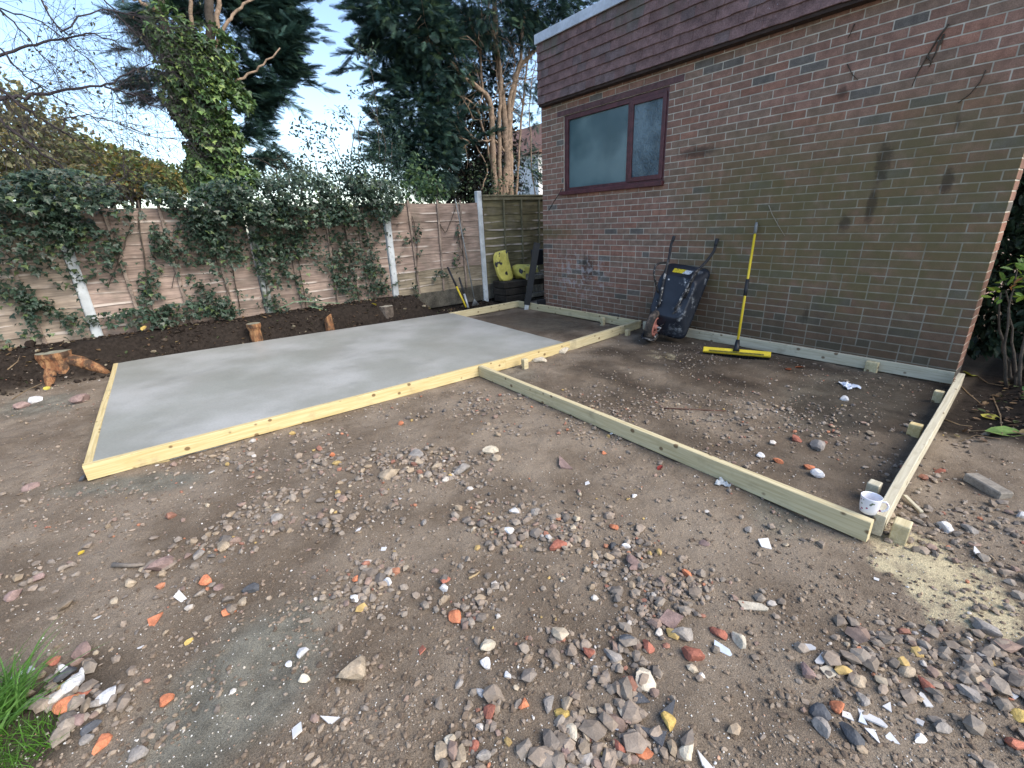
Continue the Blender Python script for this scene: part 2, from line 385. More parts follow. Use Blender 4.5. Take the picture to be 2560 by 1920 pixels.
for r in range(7):
    zb = 2.985+r*.1075; x = TX0-(.0825 if r % 2 else 0)
    while x < TX1-.01:
        a, e = max(x, TX0)+.0005, min(x+.165, TX1)-.0005; x += .165
        if e-a < .03: continue
        L = round(e-a, 3)
        if L not in tcache:
            mb = MB(); mb.box((-L/2, -.007, 0), (L/2, .007, .17), cham=.002); tcache[L] = mb.mesh('tile'); tcache[L].materials.append(M_TILE)
        o = mk('tile', tcache[L], None, hang, ((a+e)/2, -.121+random.uniform(-.002, .002), zb+random.uniform(-.003, .003)))
        o.rotation_euler = (-math.radians(8.5)+random.gauss(0, .008), random.gauss(0, .006), random.gauss(0, .012))
        k = random.uniform(.88, 1.1); g = random.random(); cc = (.170, .105, .098) if g < .8 else (.150, .108, .104)
        o.color = tuple(x_*k for x_ in cc)+(1,)
mb = MB(); mb.box((TX0+.004, -.105, 2.955), (TX1-.004, .0, 2.992)); mb.build('soffit', M_DKBOARD, house)
M_LEAD = simple('grey metal trim', (.46, .50, .56), .45, .15, 4, 40, .1, .5)
mb = MB(); mb.box((TX0-.02, -.150, 3.745), (TX1+.02, -.128, 3.865), cham=.004); mb.box((TX0-.02, -.1278, 3.845), (TX1+.02, .15, 3.862)); mb.build('edge_trim', M_LEAD, house)
mb = MB(); mb.box((TX0+.01, .02, 3.742), (5.3, 7, 3.84)); mb.build('roof', M_ROOF, house)
# window
M_WPAINT = simple('oxblood paint', (.085, .026, .030), .45, .3, 12, 60, .2, .4)
M_LINTEL = simple('painted lintel', (.115, .062, .062), .7, .3, 14, 60, .3)
mb = MB(); mb.box((.357, -.004, 2.778), (2.470, .05, 2.848), cham=.004); mb.build('lintel', M_LINTEL, house)
win = MB(); fw = .07; fy0, fy1 = .018, .075
x0, x1, z0, z1 = WX0+.004, WX1-.004, WZ0+.03, WZ1-.004; XM = 1.70
win.box((x0, fy0, z0), (x0+fw, fy1, z1), cham=.004); win.box((x1-.045, fy0, z0), (x1, fy1, z1), cham=.004)
win.box((x0+fw, fy0+.001, z1-.06), (x1-.045, fy1, z1), cham=.004); win.box((x0+fw, fy0+.001, z0), (x1-.045, fy1, z0+.045), cham=.004)
win.box((XM-.03, fy0+.002, z0+.045), (XM+.03, fy1, z1-.06), cham=.004)
w_o = win.build('window', M_WPAINT, house)
sa = MB(); sy0, sy1 = .004, .050; sx0, sx1, sz0, sz1 = XM+.012, x1-.03, z0+.028, z1-.042
for lo, hi in (((sx0, sy0, sz0), (sx0+.055, sy1, sz1)), ((sx1-.055, sy0, sz0), (sx1, sy1, sz1)), ((sx0+.055, sy0+.001, sz1-.055), (sx1-.055, sy1, sz1)), ((sx0+.055, sy0+.001, sz0), (sx1-.055, sy1, sz0+.055))): sa.box(lo, hi, cham=.004)
sa.build('sash', M_WPAINT, w_o)
mb = MB(); mb.box((.45, -.055, 1.700), (2.295, .09, 1.756), cham=.006); mb.build('sill', M_WPAINT, w_o)
b = NB('obscured glass'); n_ = b.noise(1.3, 3, .5); c = b.mix(b.ramp(n_, .35, .65), (.035, .082, .098), (.115, .185, .200))  # blurred teal reflection is painted into the glass colour
b.bump(b.noise(70, 3, .5), .25, .006); M_GLASS = b.out(c, .22, .6)
b = NB('rippled glass'); n_ = b.noise(2.3, 3, .5); c = b.mix(b.ramp(n_, .35, .65), (.035, .065, .085), (.13, .19, .22))  # patchy teal reflection painted in here as well
b.bump(b.noise(16, 4, .6, b.scaled(1.5, 1, .8), dist=1.5), .8, .02); M_GLASS2 = b.out(c, .18, .6)
mb = MB(); mb.box((x0+fw-.004, .050, z0+.04), (XM-.026, .056, z1-.055)); mb.build('pane', M_GLASS, w_o)
mb = MB(); mb.box((sx0+.051, .026, sz0+.051), (sx1-.051, .032, sz1-.051)); mb.build('pane', M_GLASS2, w_o)
M_BLACKCABLE = simple('dark cable', (.03, .028, .028), .7)
mb = MB(); mb.tube([at(1406, 470, 1, -.012), at(1396, 487, 1, -.008), at(1384, 505, 1, -.008), at(1372, 526, 1, -.006)], .005, 6); mb.build('cable', M_BLACKCABLE, house, True)
# dead creeper stems still clinging to the wall
M_PALE = simple('pale tendril', (.30, .27, .21), .9)
M_DEAD = simple('dead creeper', (.075, .058, .042), .95, .4)
for k, (nm, lab, strands) in enumerate((
    ('dead_creeper', 'withered forked creeper stem clinging to the upper brickwork', (((2372, 60), (2345, 95), (2318, 140), (2295, 180), (2280, 215)), ((2350, 100), (2340, 130), (2325, 160)), ((2318, 140), (2330, 155), (2322, 168)), ((2360, 85), (2352, 110), (2340, 118)))),
    ('dead_creeper', 'single thin dead tendril curving over the green-stained brickwork', (((2465, 175), (2450, 205), (2425, 235), (2395, 258)),)),
    ('dead_creeper', 'pale hair-like tendril on the brickwork above the broom', (((1922, 513), (1930, 535), (1945, 562), (1962, 590)),)),
    ('dead_creeper', 'short crooked dead stem under the hung tiles', (((2136, 60), (2128, 80), (2120, 95)), ((2118, 160), (2130, 185), (2144, 200)))))):
    t = thing(nm, lab, 'creeper', at(*strands[0][0], 1, -.008), 'dead creeper on the wall')
    for s_ in strands:
        mb = MB(); P_ = [at(*q, 1, -.009) for q in s_]; mb.tube(P_, np.linspace(.008 if k < 1 else .0045, .003, len(P_)), 5); mb.build('stem', M_DEAD if k != 2 else M_PALE, t, True, off=np.array(t.location))

# ------------------------------------------------------------------ concrete slab
b = NB('new concrete')
c = b.mix(b.ramp(b.noise(1.3, 4, .55), .35, .65), (.285, .285, .255), (.385, .385, .360))
c = b.mix(b.math('MULTIPLY', b.ramp(b.noise(4.5, 5, .6, b.scaled(1, .5, 1)), .55, .72), .5), c, (.245, .25, .235))
c = b.mix(b.math('MULTIPLY', b.ramp(b.noise(.9, 3), .40, .62), .5), c, (.255, .262, .225)); c = b.vary(c, 60, .06)
b.bump(b.math('ADD', b.noise(18, 4, .6, b.scaled(1, .3, 1)), b.math('MULTIPLY', b.noise(300, 2), .25)), .12, .01)
rg = b.ramp(b.noise(1.7, 4, .6), .35, .7, .38, .60); M_CONC = b.out(c, rg, .4)
def poly_prism(mb, pts, z0, z1, col=None):
    n = len(pts); V = [(p[0], p[1], z0) for p in pts]+[(p[0], p[1], z1) for p in pts]
    mb.add(V, [tuple(range(n))[::-1], tuple(range(n, 2*n))]+[(i_, (i_+1) % n, n+(i_+1) % n, n+i_) for i_ in range(n)], col)
mb = MB(); inn = .024
poly_prism(mb, [pa+[.02, .03, 0], pd+[-inn, .024, 0], pt+[-inn-.004, 0, 0], pc+[-inn, .0, 0], pb+[.0, 0, 0]], -.2, FZ-.005)
tag(mb.build('concrete_slab', M_CONC), 'freshly floated grey concrete slab inside the timber formwork', 'slab')

# ------------------------------------------------------------------ formwork boards and pegs
def woodmat(name, base, pale, green=0., yellow=None):
    b = NB(name); tc = b.n('ShaderNodeTexCoord').outputs['Object']
    v = b.n('ShaderNodeVectorMath', operation='MULTIPLY', ins={0: tc, 1: (26, 1.3, 26)}).outputs[0]
    g = b.noise(2.2, 5, .6, v, .7); c = b.mix(b.ramp(g, .3, .7), base, pale)
    kn = b.n('ShaderNodeTexVoronoi', ins={'Vector': b.n('ShaderNodeVectorMath', operation='MULTIPLY', ins={0: tc, 1: (11, 9, 11)}).outputs[0], 'Scale': 1.0}).outputs['Distance']
    c = b.mix(b.math('MULTIPLY', b.ramp(kn, .20, .12), .8), c, (.10, .05, .022))
    c = b.mix(b.math('MULTIPLY', b.ramp(b.noise(5, 5, .65), .55, .75), .45), c, (.21, .175, .12))
    b.bump(g, .25, .004); return b.out(c, .8, .25)
M_WY = woodmat('yellow treated timber', (.50, .38, .17), (.64, .53, .29))
M_WP = woodmat('pale treated timber', (.46, .385, .22), (.61, .535, .34))
M_WG = woodmat('grey treated timber', (.42, .375, .27), (.56, .52, .40))
def board(lab, a, bb, side, mat, zoff=0., th=.045, h=.11, name='formwork_board', tilt=0.):
    """a,b: outer or inner top edge; side +1/-1 moves the board off that line"""
    a = np.array(a, float); bb = np.array(bb, float); d = bb-a; L = np.linalg.norm(d); d /= L
    x = np.array([d[1], -d[0], 0]); c0 = a+x*side*th/2
    mb = MB(); n = max(2, int(L/.4)); 
    V = []; ys_ = np.linspace(0, L, n+1)
    for i_, yy in enumerate(ys_):
        wob = .0035*math.sin(yy*2.1+a[0]*3) if 0 < i_ < n else 0
        for (xx, zz_) in ((-th/2+.003, 0), (th/2-.003, 0), (th/2, -.003), (th/2, -h+.003), (th/2-.003, -h), (-th/2+.003, -h), (-th/2, -h+.003), (-th/2, -.003)): V.append((xx+wob, yy, zz_+wob*.6))
    f = [(i_*8+j, i_*8+(j+1) % 8, (i_+1)*8+(j+1) % 8, (i_+1)*8+j) for i_ in range(n) for j in range(8)]+[tuple(range(8)), tuple(n*8+j for j in range(8))[::-1]]
    mb.add(V, f); o = mk(name, mb.mesh(name), mat); o.location = (c0[0], c0[1], FZ+zoff); o.rotation_euler = (tilt, 0, math.atan2(-d[0], d[1]))
    return tag(o, lab, 'board', 'formwork boards')
B1 = board('knotty yellow formwork board along the long front edge of the slab', pd+[0, -.002, 0], pt+[0, .3, 0], -1, M_WY)
dd = (pc-pt)/np.linalg.norm(pc-pt)
board('yellow formwork board continuing the slab front past the cross board', pt+[-.002, .303, 0], pc+dd*.05, -1, M_WY, -.001)
board('pale formwork board dividing the two empty bays up to the wall', pc+dd*.053, ph+[0, -.03, 0], -1, M_WP, .0)
board('short yellow formwork board closing the outer end of the slab', pa+[-.03, 0, 0], pd+[-.047, 0, 0], -1, M_WY, -.0015)
board('formwork board behind the empty far bay beside the dug soil', pb+[0, -.05, 0], pe+[0, -.05, 0], 1, M_WP, .001)
board('low formwork board along the wall behind the far bay', pe+[.01, -.045, 0], ph+[-.005, -.045, 0], 1, M_WP, .0)
board('long pale formwork board along the foot of the wall behind the broom', ph+[.06, -.03, -.004], pf+[.0, -.03, 0], 1, M_WG, .0)
board('long straight formwork board running from the slab to the mug', pt+[.004, -.0, 0], pg+[0, 0, 0], 1, M_WP, .002)
board('pale formwork board closing the bay between the mug and the wall corner', pg+[-.015, .052, 0], pf+[.02, -.08, 0], 1, M_WG, .0025)
def peg(lab, p, wx, wy, top, mat=M_WP, rz=0., bot=-.35):
    mb = MB(); mb.box((-wx/2, -wy/2, bot-top), (wx/2, wy/2, 0), cham=.004); o = mb.build('timber_peg', mat); o.location = (p[0], p[1], top); o.rotation_euler = (.02, .015, rz)
    return tag(o, lab, 'peg', 'formwork pegs')
q = at(1515, 792, 2, -.03); peg('peg holding the low board behind the far bay', (q[0], pe[1]-.12, 0), .06, .05, -.028)
q = at(1565, 822, 2, -.04); peg('peg beside the board dividing the two empty bays', (q[0]+.03, q[1], 0), .05, .06, -.045)
q = at(1741, 833, 2, -.03); peg('stout square block against the wall board beside the wheelbarrow', (q[0], pf[1]-.115, 0), .075, .06, -.03)
q = at(2171, 910, 2, -.03); peg('peg against the wall board near the scrap of paper', (q[0], pf[1]-.12, 0), .10, .045, -.035)
q = at(2350, 976, 2, -.03); peg('peg at the wall end of the board leading to the mug', (q[0]-.0, q[1], 0), .06, .05, -.035)
q = at(2292, 1058, 2, -.03); peg('weathered peg midway along the board leading to the mug', (q[0]-.0, q[1], 0), .07, .05, -.035, M_WY)
q = at(2188, 1206, 2, -.03); peg('pale peg inside the corner behind the mug', (q[0], q[1], 0), .055, .06, -.03, M_WG)
q = at(2212, 1290, 2, -.05); peg('cut end block outside the formwork corner under the mug', (pg[0]+.085, pg[1]+.11, 0), .065, .07, -.035, M_WP, .1)
q = at(1305, 896, 2, -.03); peg('square peg in front of the slab board just past the cross board', (q[0]+.045, q[1], 0), .055, .06, -.025, M_WP)
q = at(390, 1135, 2, -.09); peg('broken yellow peg at the foot of the slab front board', (q[0]+.04, q[1], 0), .05, .13, -.085, M_WY)

# ------------------------------------------------------------------ fence
b = NB('waney fence slat'); v = b.scaled(1, 2.2, 30); c = b.vary(b.ocol(), 1.6, .32, 5, v); c = b.vary(c, 3.5, .25, 5)
zt = b.sep(b.n('ShaderNodeTexCoord').outputs['Object'])[2]
c = b.mix(b.math('MULTIPLY', b.ramp(b.noise(3, 5, .65), .5, .72), .5), c, (.17, .15, .115)); c = b.mix(b.math('MULTIPLY', b.math('MULTIPLY', b.ramp(zt, -.070, -.088), b.ramp(b.noise(2.5, 3), .40, .62)), .85), c, (.56, .49, .43))
b.bump(b.noise(2, 4, .6, v), .4, .006); M_SLAT = b.out(c, .9, .2)
M_BATTG = simple('green-stained batten', (.17, .155, .095), .9, .3, 8, 80, .4)
M_BATTEN = simple('fence batten', (.235, .185, .15), .9, .35, 8, 80, .4)
b = NB('cast concrete post'); c = b.vary((.50, .53, .54, 1), 6, .22, 5); c = b.mix(b.math('MULTIPLY', b.ramp(b.noise(14, 5, .7), .56, .72), b.ramp(b.noise(1.5, 2), .4, .7)), c, (.19, .20, .15))
b.bump(b.noise(120, 4), .4, .004); M_POST = b.out(c, .9, .2)
b = NB('mossy post'); c = b.vary((.30, .31, .29, 1), 14, .5, 5); c = b.mix(b.ramp(b.noise(9, 5, .7), .45, .65), c, (.11, .12, .08)); b.bump(b.noise(80, 4), .5, .006); M_POSTM = b.out(c, .95, .2)
M_GRAVELB = simple('damp concrete gravel board', (.085, .078, .062), .9, .45, 6, 60, .4)
post_y = [-8.05, at(243, 833, 0, XF)[1], at(673, 780, 0, XF)[1], at(988, 738, 0, XF)[1], at(1211, 703, 0, XF)[1]]
post_lab = ['concrete fence post lost in ivy beyond the big torn stump', 'whitewashed concrete fence post partly buried in ivy', 'mossy old fence post wrapped in ivy stems', 'clean pale concrete fence post at the end of the ivy', 'tall pale concrete post between old panels and green panel']
tops = [1.85, 1.86, 1.66, 1.72, 1.90]
for k in range(5):
    mb = MB(); mb.box((-.05, -.052, 0), (.05, .052, tops[k]+.25), cham=.012); o = mb.build('fence_post', M_POSTM if k == 2 else M_POST); o.location = (XF, post_y[k], -.25)
    o.rotation_euler = (random.gauss(0, .012), random.gauss(0, .01), 0)
    tag(o, post_lab[k], 'post', 'fence posts')
ys2 = post_y+[1.62]
pan_lab = ['ivy-covered waney fence panel beyond the painted post', 'pinkish waney fence panel hung with loose ivy', 'waney fence panel mostly hidden behind thick ivy curtains', 'bare pinkish waney fence panel behind the leaning tools', 'green-stained fence panel with a capping rail beside the building']
gb_lab = ['gravel board under the far ivy-covered panel', 'gravel board under the panel hung with loose ivy', 'gravel board beneath the thick ivy curtains', 'damp gravel board behind the leaning tools', 'gravel board under the green-stained panel']
for k in range(5):
    ya, yb = ys2[k]+.055, ys2[k+1]-.055
    zb, ztop = .22, (1.72, 1.70, 1.70, 1.70, 1.80)[k]
    t = thing('timber_fence', pan_lab[k], 'fence panel', (XF, (ya+yb)/2, zb), 'fence panels'); L = yb-ya
    n = 11; pitch = (ztop-zb)/n
    for i_ in range(n):
        mb = MB(); seg = 9; yy = np.linspace(-L/2, L/2, seg+1); ph_ = random.uniform(0, 9)
        wv = .010*np.sin(yy*3.1+ph_)+.008*np.sin(yy*8.3+ph_*2)+rng.normal(0, .002, seg+1); z0_ = pitch*i_-.03
        V = []; 
        for j in range(seg+1):
            tp = pitch*(i_+1)+wv[j]*.6; bt = z0_+wv[j]
            xo = .010+.004*(i_ % 2)
            V += [(xo+.003, yy[j], bt), (xo+.012, yy[j], bt), (xo-.008, yy[j], tp), (xo+.001, yy[j], tp)]
        V = np.array(V); zc = pitch*(i_+.5); V[:, 2] -= zc
        f = []
        for j in range(seg):
            a_ = 4*j; e_ = a_+4; f += [(a_+1, e_+1, e_+3, a_+3), (a_, a_+2, e_+2, e_), (a_+2, a_+3, e_+3, e_+2), (a_, e_, e_+1, a_+1)]
        f += [(0, 1, 3, 2), (4*seg, 4*seg+2, 4*seg+3, 4*seg+1)]
        mb.add(V, f); o = mb.build('slat', M_SLAT, t); o.location = (0, 0, zc)
        kk = random.uniform(.82, 1.12); base = (.265, .20, .165) if k < 4 else (.155, .135, .075)
        if k in (0,): base = (.29, .235, .185)
        if k == 3 and i_ < 3: base = (.27, .225, .16)
        o.color = tuple(x_*kk for x_ in base)+(1,)
    for j, fr in enumerate((.22, .5, .78) if k < 4 else (.27, .52, .76)):
        mb = MB(); mb.box((.034, -.018, -.02), (.054, .018, ztop-zb+random.uniform(.03, .07) if k < 4 else ztop-zb-.02), cham=.003); o = mb.build('batten', M_BATTEN if k < 4 else M_BATTG, t); o.location = (0, -L/2+L*fr, 0); o.rotation_euler = (random.gauss(0, .012), 0, 0)
    if k == 4:
        mb = MB(); mb.box((-.03, -L/2, ztop-zb), (.055, L/2, ztop-zb+.035), cham=.005); mb.build('capping_rail', M_BATTG, t)
        mb = MB(); mb.box((.028, -L/2, ztop-zb-.06), (.05, L/2, ztop-zb-.012), cham=.003); mb.build('top_rail', M_BATTG, t)
    mb = MB(); mb.box((-.022, -L/2, -.30), (.022, L/2, 0), cham=.006); o = mb.build('gravel_board', M_GRAVELB); o.location = (XF, (ya+yb)/2, zb-.004); tag(o, gb_lab[k], 'gravel board', 'gravel boards')
# small black bracket on the green panel
p_ = at(1345, 545, 0, XF+.05); mb = MB(); mb.box((0, -.17, -.05), (.04, .10, .05), cham=.004); mb.box((0, .0, .0502), (.04, .10, .22), cham=.004); M_BLACK = simple('black plastic', (.012, .014, .018), .45, .2, 10, 60, .1, .4)
tag(mb.build('wall_bracket', M_BLACK, off=p_), 'small black bracket on the green-stained fence panel', 'bracket')

# ------------------------------------------------------------------ tree stumps
def stump(lab, c, r, z0, z1, topcol, sidemat, taper=1.25, lobes=5, slant=0., roots=(), hewn=0.):
    t = thing('tree_stump', lab, 'stump', (c[0], c[1], z0), 'sawn stumps along the fence'); n = 22; mb = MB(); V = []; lv = 9
    a = np.arange(n)*2*np.pi/n
    for i_ in range(lv+1):
        f = i_/lv; rr = r*(taper+(1-taper)*f**.6)*(1-hewn*(f < .8)*(.6+.8*(fbm(np.cos(a)*1.5+9, np.sin(a)*1.5+f*2.5, 2, 91)+.3)))*(1+.10*np.sin(a*lobes+c[1])*(1.3-f)+.05*np.sin(a*11+3)+.06*fbm(np.cos(a)*2+5, np.sin(a)*2+f*6, 3, 90))
        V += [(rr[j]*math.cos(a[j]), rr[j]*math.sin(a[j]), (z1-z0)*f-.06*(1-f)+slant*f*math.cos(a[j]-.8)*r) for j in range(n)]
    f_ = [(i_*n+j, i_*n+(j+1) % n, (i_+1)*n+(j+1) % n, (i_+1)*n+j) for i_ in range(lv) for j in range(n)]
    mb.add(V, f_); mb.build('bark', sidemat, t)
    mb = MB(); top = np.array(V[-n:]); cpt = top.mean(0)+[0, 0, .006]; mb.add(np.vstack([top*.985+[0, 0, .004], cpt]), [(j, (j+1) % n, n) for j in range(n)]); mb.build('sawn_face', topcol, t)
    for rt in roots:
        mb = MB(); mb.tube(rt[0], rt[1], 9); mb.build('root', sidemat, t, True, off=np.array(t.location))
b = NB('torn orange wood'); v = b.scaled(14, 14, 2.5); g = b.noise(2.3, 5, .65, v, .6); c = b.mix(b.ramp(g, .35, .65), (.17, .07, .035), (.36, .20, .095)); c = b.mix(b.math('MULTIPLY', b.ramp(b.noise(9, 5, .7), .44, .60), .9), c, (.055, .038, .028)); b.bump(g, .8, .02); M_TORN = b.out(c, .9, .2)
M_BARK = simple('grey stump bark', (.135, .11, .09), .95, .45, 9, 45, .8, .2, dist=.02)
M_SAWN = simple('weathered sawn face', (.30, .275, .22), .9, .3, 10, 60, .4)
M_SAWNG = simple('greenish sawn face', (.235, .225, .165), .9, .3, 10, 60, .4)
s1 = at(143, 905, 0, -1.02)
stump('large torn stump with splayed orange roots beyond the slab end', (-1.05, s1[1]), .155, -.14, .20, M_SAWNG, M_TORN, 1.45, 4, 0, hewn=.13, roots=(
    ([(-1.02, s1[1]+.05, .10), (-.95, s1[1]+.20, .05), (-.88, s1[1]+.34, -.05), (-.85, s1[1]+.42, -.13)], [.085, .07, .05, .03]),
    ([(-1.0, s1[1]-.05, .02), (-.90, s1[1]-.08, -.06), (-.80, s1[1]-.10, -.15)], [.085, .06, .03]),
    ([(-1.06, s1[1]-.1, .02), (-1.0, s1[1]-.26, -.03), (-.96, s1[1]-.40, -.12)], [.06, .045, .03])))
y_ = at(638, 830, 0, -.88)[1]; stump('squared orange-faced stump behind the slab under the thickest ivy', (-.88, y_), .085, -.14, .215, M_SAWNG, M_TORN, 1.0, 4, hewn=.25)
y_ = at(822, 808, 0, -.86)[1]; stump('narrow pointed orange stump behind the slab', (-.86, y_), .055, -.14, .15, M_TORN, M_TORN, 1.45, 3, .9)
y_ = at(967, 780, 0, -1.0)[1]; stump('round grey sawn stump below the clean post', (-1.0, y_), .105, -.12, .165, M_SAWN, M_BARK, 1.12, 5)
s5 = at(400, 850, 0, -1.08); stump('small stub of a cut stem in the dug bank', (-1.08, s5[1]), .04, .0, .13, M_TORN, M_BARK, 1.3, 4, .5)

# ------------------------------------------------------------------ tools, bags and oddments in the fence corner
M_YEL = simple('yellow plastic', (.62, .47, .03), .45, .12, 10, 60, .1, .4)
M_HANDLE = simple('dark handle grip', (.022, .024, .028), .55)
M_STEEL = simple('splashed steel', (.42, .44, .45), .55, .3, 20, 60, .2, .5, .3)
M_GALV = simple('dull grey shaft', (.17, .18, .18), .6, .3)
def lerp(a, b_, t): return np.array(a)*(1-t)+np.array(b_)*t
a_, e_ = at(1164, 752, 0, -1.08), at(1119, 668, 0, -1.40); a_[2] = -.09
t = thing('digging_tool', 'tool with a yellow lower shaft and dark grip leaning by the fence', 'garden tool', a_, 'tools leaning in the fence corner')
mb = MB(); mb.tube([a_, lerp(a_, e_, .52)], .017, 8); mb.build('yellow_shaft', M_YEL, t, True, off=a_)
mb = MB(); mb.tube([lerp(a_, e_, .52), e_], .018, 8); mb.build('grip', M_HANDLE, t, True, off=a_)
a_, e_ = at(1171, 770, 0, -1.06), at(1148, 694, 0, -1.36); a_[2] = -.10
t = thing('trowel_float', 'short dark-handled tool with a pale steel socket by the fence', 'garden tool', a_, 'tools leaning in the fence corner')
mb = MB(); mb.tube([a_, lerp(a_, e_, .45)], .021, 8); mb.build('socket', M_STEEL, t, True, off=a_)
mb = MB(); mb.tube([lerp(a_, e_, .45), e_], .018, 8); mb.build('grip', M_HANDLE, t, True, off=a_)
a_, e_ = at(1187, 766, 0, -1.10), at(1138, 497, 0, -1.425); a_[2] = -.09
t = thing('long_rake', 'long grey pole with a fan head leaning against the bare panel', 'rake', a_, 'tools leaning in the fence corner')
mb = MB(); mb.tube([a_+[0, 0, .12], lerp(a_, e_, .5)+[.01, .01, 0], e_], .011, 8); mb.build('shaft', M_GALV, t, True, off=a_)
mb = MB()
for s_ in np.linspace(-1, 1, 7): mb.tube([a_+[0, 0, .125], a_+[.02, s_*.05, .05], a_+[.03, s_*.075, .0]], .004, 5)
mb.build('tines', M_GALV, t, True, off=a_)
# planks under two yellow cement bags; near-black lower ones stand for the shaded void
M_DKWOOD = simple('shade-dark plank', (.03, .025, .02), .85, .4, 8, 60, .5)
for i_, (z_, lab, x_) in enumerate(((-.10, 'bottom plank standing in for the dark void under the yellow bags', -1.10), (.03, 'middle plank standing in for the dark void under the yellow bags', -1.14), (.16, 'top dark plank directly under the yellow bags', -1.12))):
    mb = MB(); mb.box((-.2, -.52, 0), (.2, .52, .118), cham=.008); o = mb.build('plank', M_DKWOOD); o.location = (x_, .36, z_); o.rotation_euler = (0, 0, random.gauss(0, .03)); tag(o, lab, 'plank', 'plank stack')
b = NB('yellow bag'); c = b.vary((.60, .52, .12, 1), 5, .25); c = b.mix(b.ramp(b.noise(6, 3, .5), .60, .64), c, (.03, .03, .035)); b.bump(b.noise(9, 3, .5, dist=1), .8, .03); M_BAG = b.out(c, .5, .35)
def bag(lab, c0, size, R):
    me_ = bpy.data.meshes.new('bag'); mb = MB(); nu, nv = 18, 12; V = []
    for i_ in range(nv+1):
        ph_ = math.pi*i_/nv-math.pi/2
        for j in range(nu):
            th = 2*math.pi*j/nu; sg = lambda t_, e: math.copysign(abs(t_)**e, t_)
            V.append((sg(math.cos(ph_), .30)*sg(math.cos(th), .45)*size[0]/2*(1+.1*math.sin(th*3+ph_*4)), sg(math.cos(ph_), .22)*sg(math.sin(th), .30)*size[1]/2*(1-.12*math.sin(ph_*3+th)), sg(math.sin(ph_), .55)*size[2]/2*(1+.10*math.sin(th*2+1))))
    V = np.array(V)@np.asarray(R).T; f = [(i_*nu+j, i_*nu+(j+1) % nu, (i_+1)*nu+(j+1) % nu, (i_+1)*nu+j) for i_ in range(nv) for j in range(nu)]
    mb.add(V, f); o = mb.build('cement_bag', M_BAG, smooth=True); o.location = c0; return tag(o, lab, 'bag', 'yellow bags in the corner')
bag('upright half-empty yellow bag against the green panel', (-1.22, .03, .54), (.12, .32, .54), np.array(Matrix.Rotation(.12, 3, 'X')@Matrix.Rotation(-.12, 3, 'Y')))
bag('slumped yellow bag lying on the dark planks', (-1.14, .52, .40), (.36, .46, .26), np.array(Matrix.Rotation(-.1, 3, 'X')))
# black plank leaning at the building corner, with a pale end
a_ = at(1315, 775, 2, GZ); e_ = at(1343, 607, 0, -.055)
t = thing('straight_edge', 'black screed bar with a pale foot leaning at the building corner', 'straight edge', a_)
mb = MB(); mb.bar(lerp(a_, e_, .08), e_, .11, .035, (1, -.6, 0)); mb.build('bar', M_BLACK, t, off=a_)
mb = MB(); mb.bar(a_+[0, 0, -.02], lerp(a_, e_, .08), .075, .032, (1, -.6, 0)); mb.build('foot', M_STEEL, t, off=a_)
mb = MB(); cs = at(1352, 622, 1, .16); mb.box((-.02, -.12, -.22), (.028, .16, .06), cham=.012); o = mb.build('black_tub', M_BLACK); o.location = at(1340, 632, 0, -.62); 
tag(o, 'black plastic tub lid propped behind the screed bar', 'tub lid')
t = thing('slatted_pallet', 'small grey slatted pallet standing behind the screed bar', 'pallet', at(1338, 752, 2, GZ)+[-.1, .1, 0])
M_PALLET = simple('grey pallet wood', (.20, .18, .145), .9, .35, 8, 70, .4)
for j in range(6): mb = MB(); mb.box((-.05, -.2+j*.075, 0), (-.03, -.14+j*.075, .52), cham=.003); mb.build('slat', M_PALLET, t)
for z_ in (.06, .40): mb = MB(); mb.box((-.029, -.2, z_), (.03, .235, z_+.08), cham=.003); mb.build('rail', M_PALLET, t)

# ------------------------------------------------------------------ wheelbarrow on its nose against the wall
M_TRAY = None
b = NB('black barrow tray'); c = b.vary((.017, .021, .030, 1), 5, .25); n_ = b.noise(9, 6, .7); x_, y_, z_ = b.sep(b.P())
spl = b.math('MULTIPLY', b.ramp(n_, .56, .68), b.ramp(b.math('ADD', x_, b.math('MULTIPLY', b.noise(3), .3)), 2.98, 3.16)); spl = b.math('MAXIMUM', spl, b.math('MULTIPLY', b.ramp(n_, .46, .62), b.ramp(z_, .06, -.06)))
c = b.mix(b.math('MULTIPLY', spl, .6), c, (.34, .36, .38)); b.bump(b.noise(90, 3), .12, .004); M_TRAY = b.out(c, .42, .35)
M_FRAME = None
b = NB('splashed black tube'); c = b.mix(b.math('MULTIPLY', b.ramp(b.noise(17, 5, .7), .52, .64), b.ramp(b.sep(b.P())[2], .95, .62)), (.02, .02, .022), (.36, .35, .33)); M_FRAME = b.out(c, .6, .35)
b = NB('muddy tyre'); c = b.mix(b.ramp(b.noise(12, 5, .7), .42, .66), (.03, .028, .027), (.16, .125, .10)); b.bump(b.noise(60, 4), .5, .008); M_TYRE = b.out(c, .9, .2)
M_RIM = simple('rusty red rim', (.36, .145, .115), .7, .35, 18, 60, .3)
wc = at(1640, 818, 1, -.56); wheel_c = np.array([wc[0]+.0, -.56, GZ+.205])
wheel_c[0] = at(1635, 816, 2, wheel_c[2])[0]; wheel_c[1] = at(1635, 816, 2, wheel_c[2])[1]
t = thing('wheelbarrow', 'black wheelbarrow stood on its wheel and nose against the wall', 'wheelbarrow', (wheel_c[0], wheel_c[1], GZ))
OFF = np.array(t.location)
hl, hr = at(1686, 590, 1, -.15), at(1793, 597, 1, -.035)
ax_w = (hr-hl)/np.linalg.norm(hr-hl)                      # across
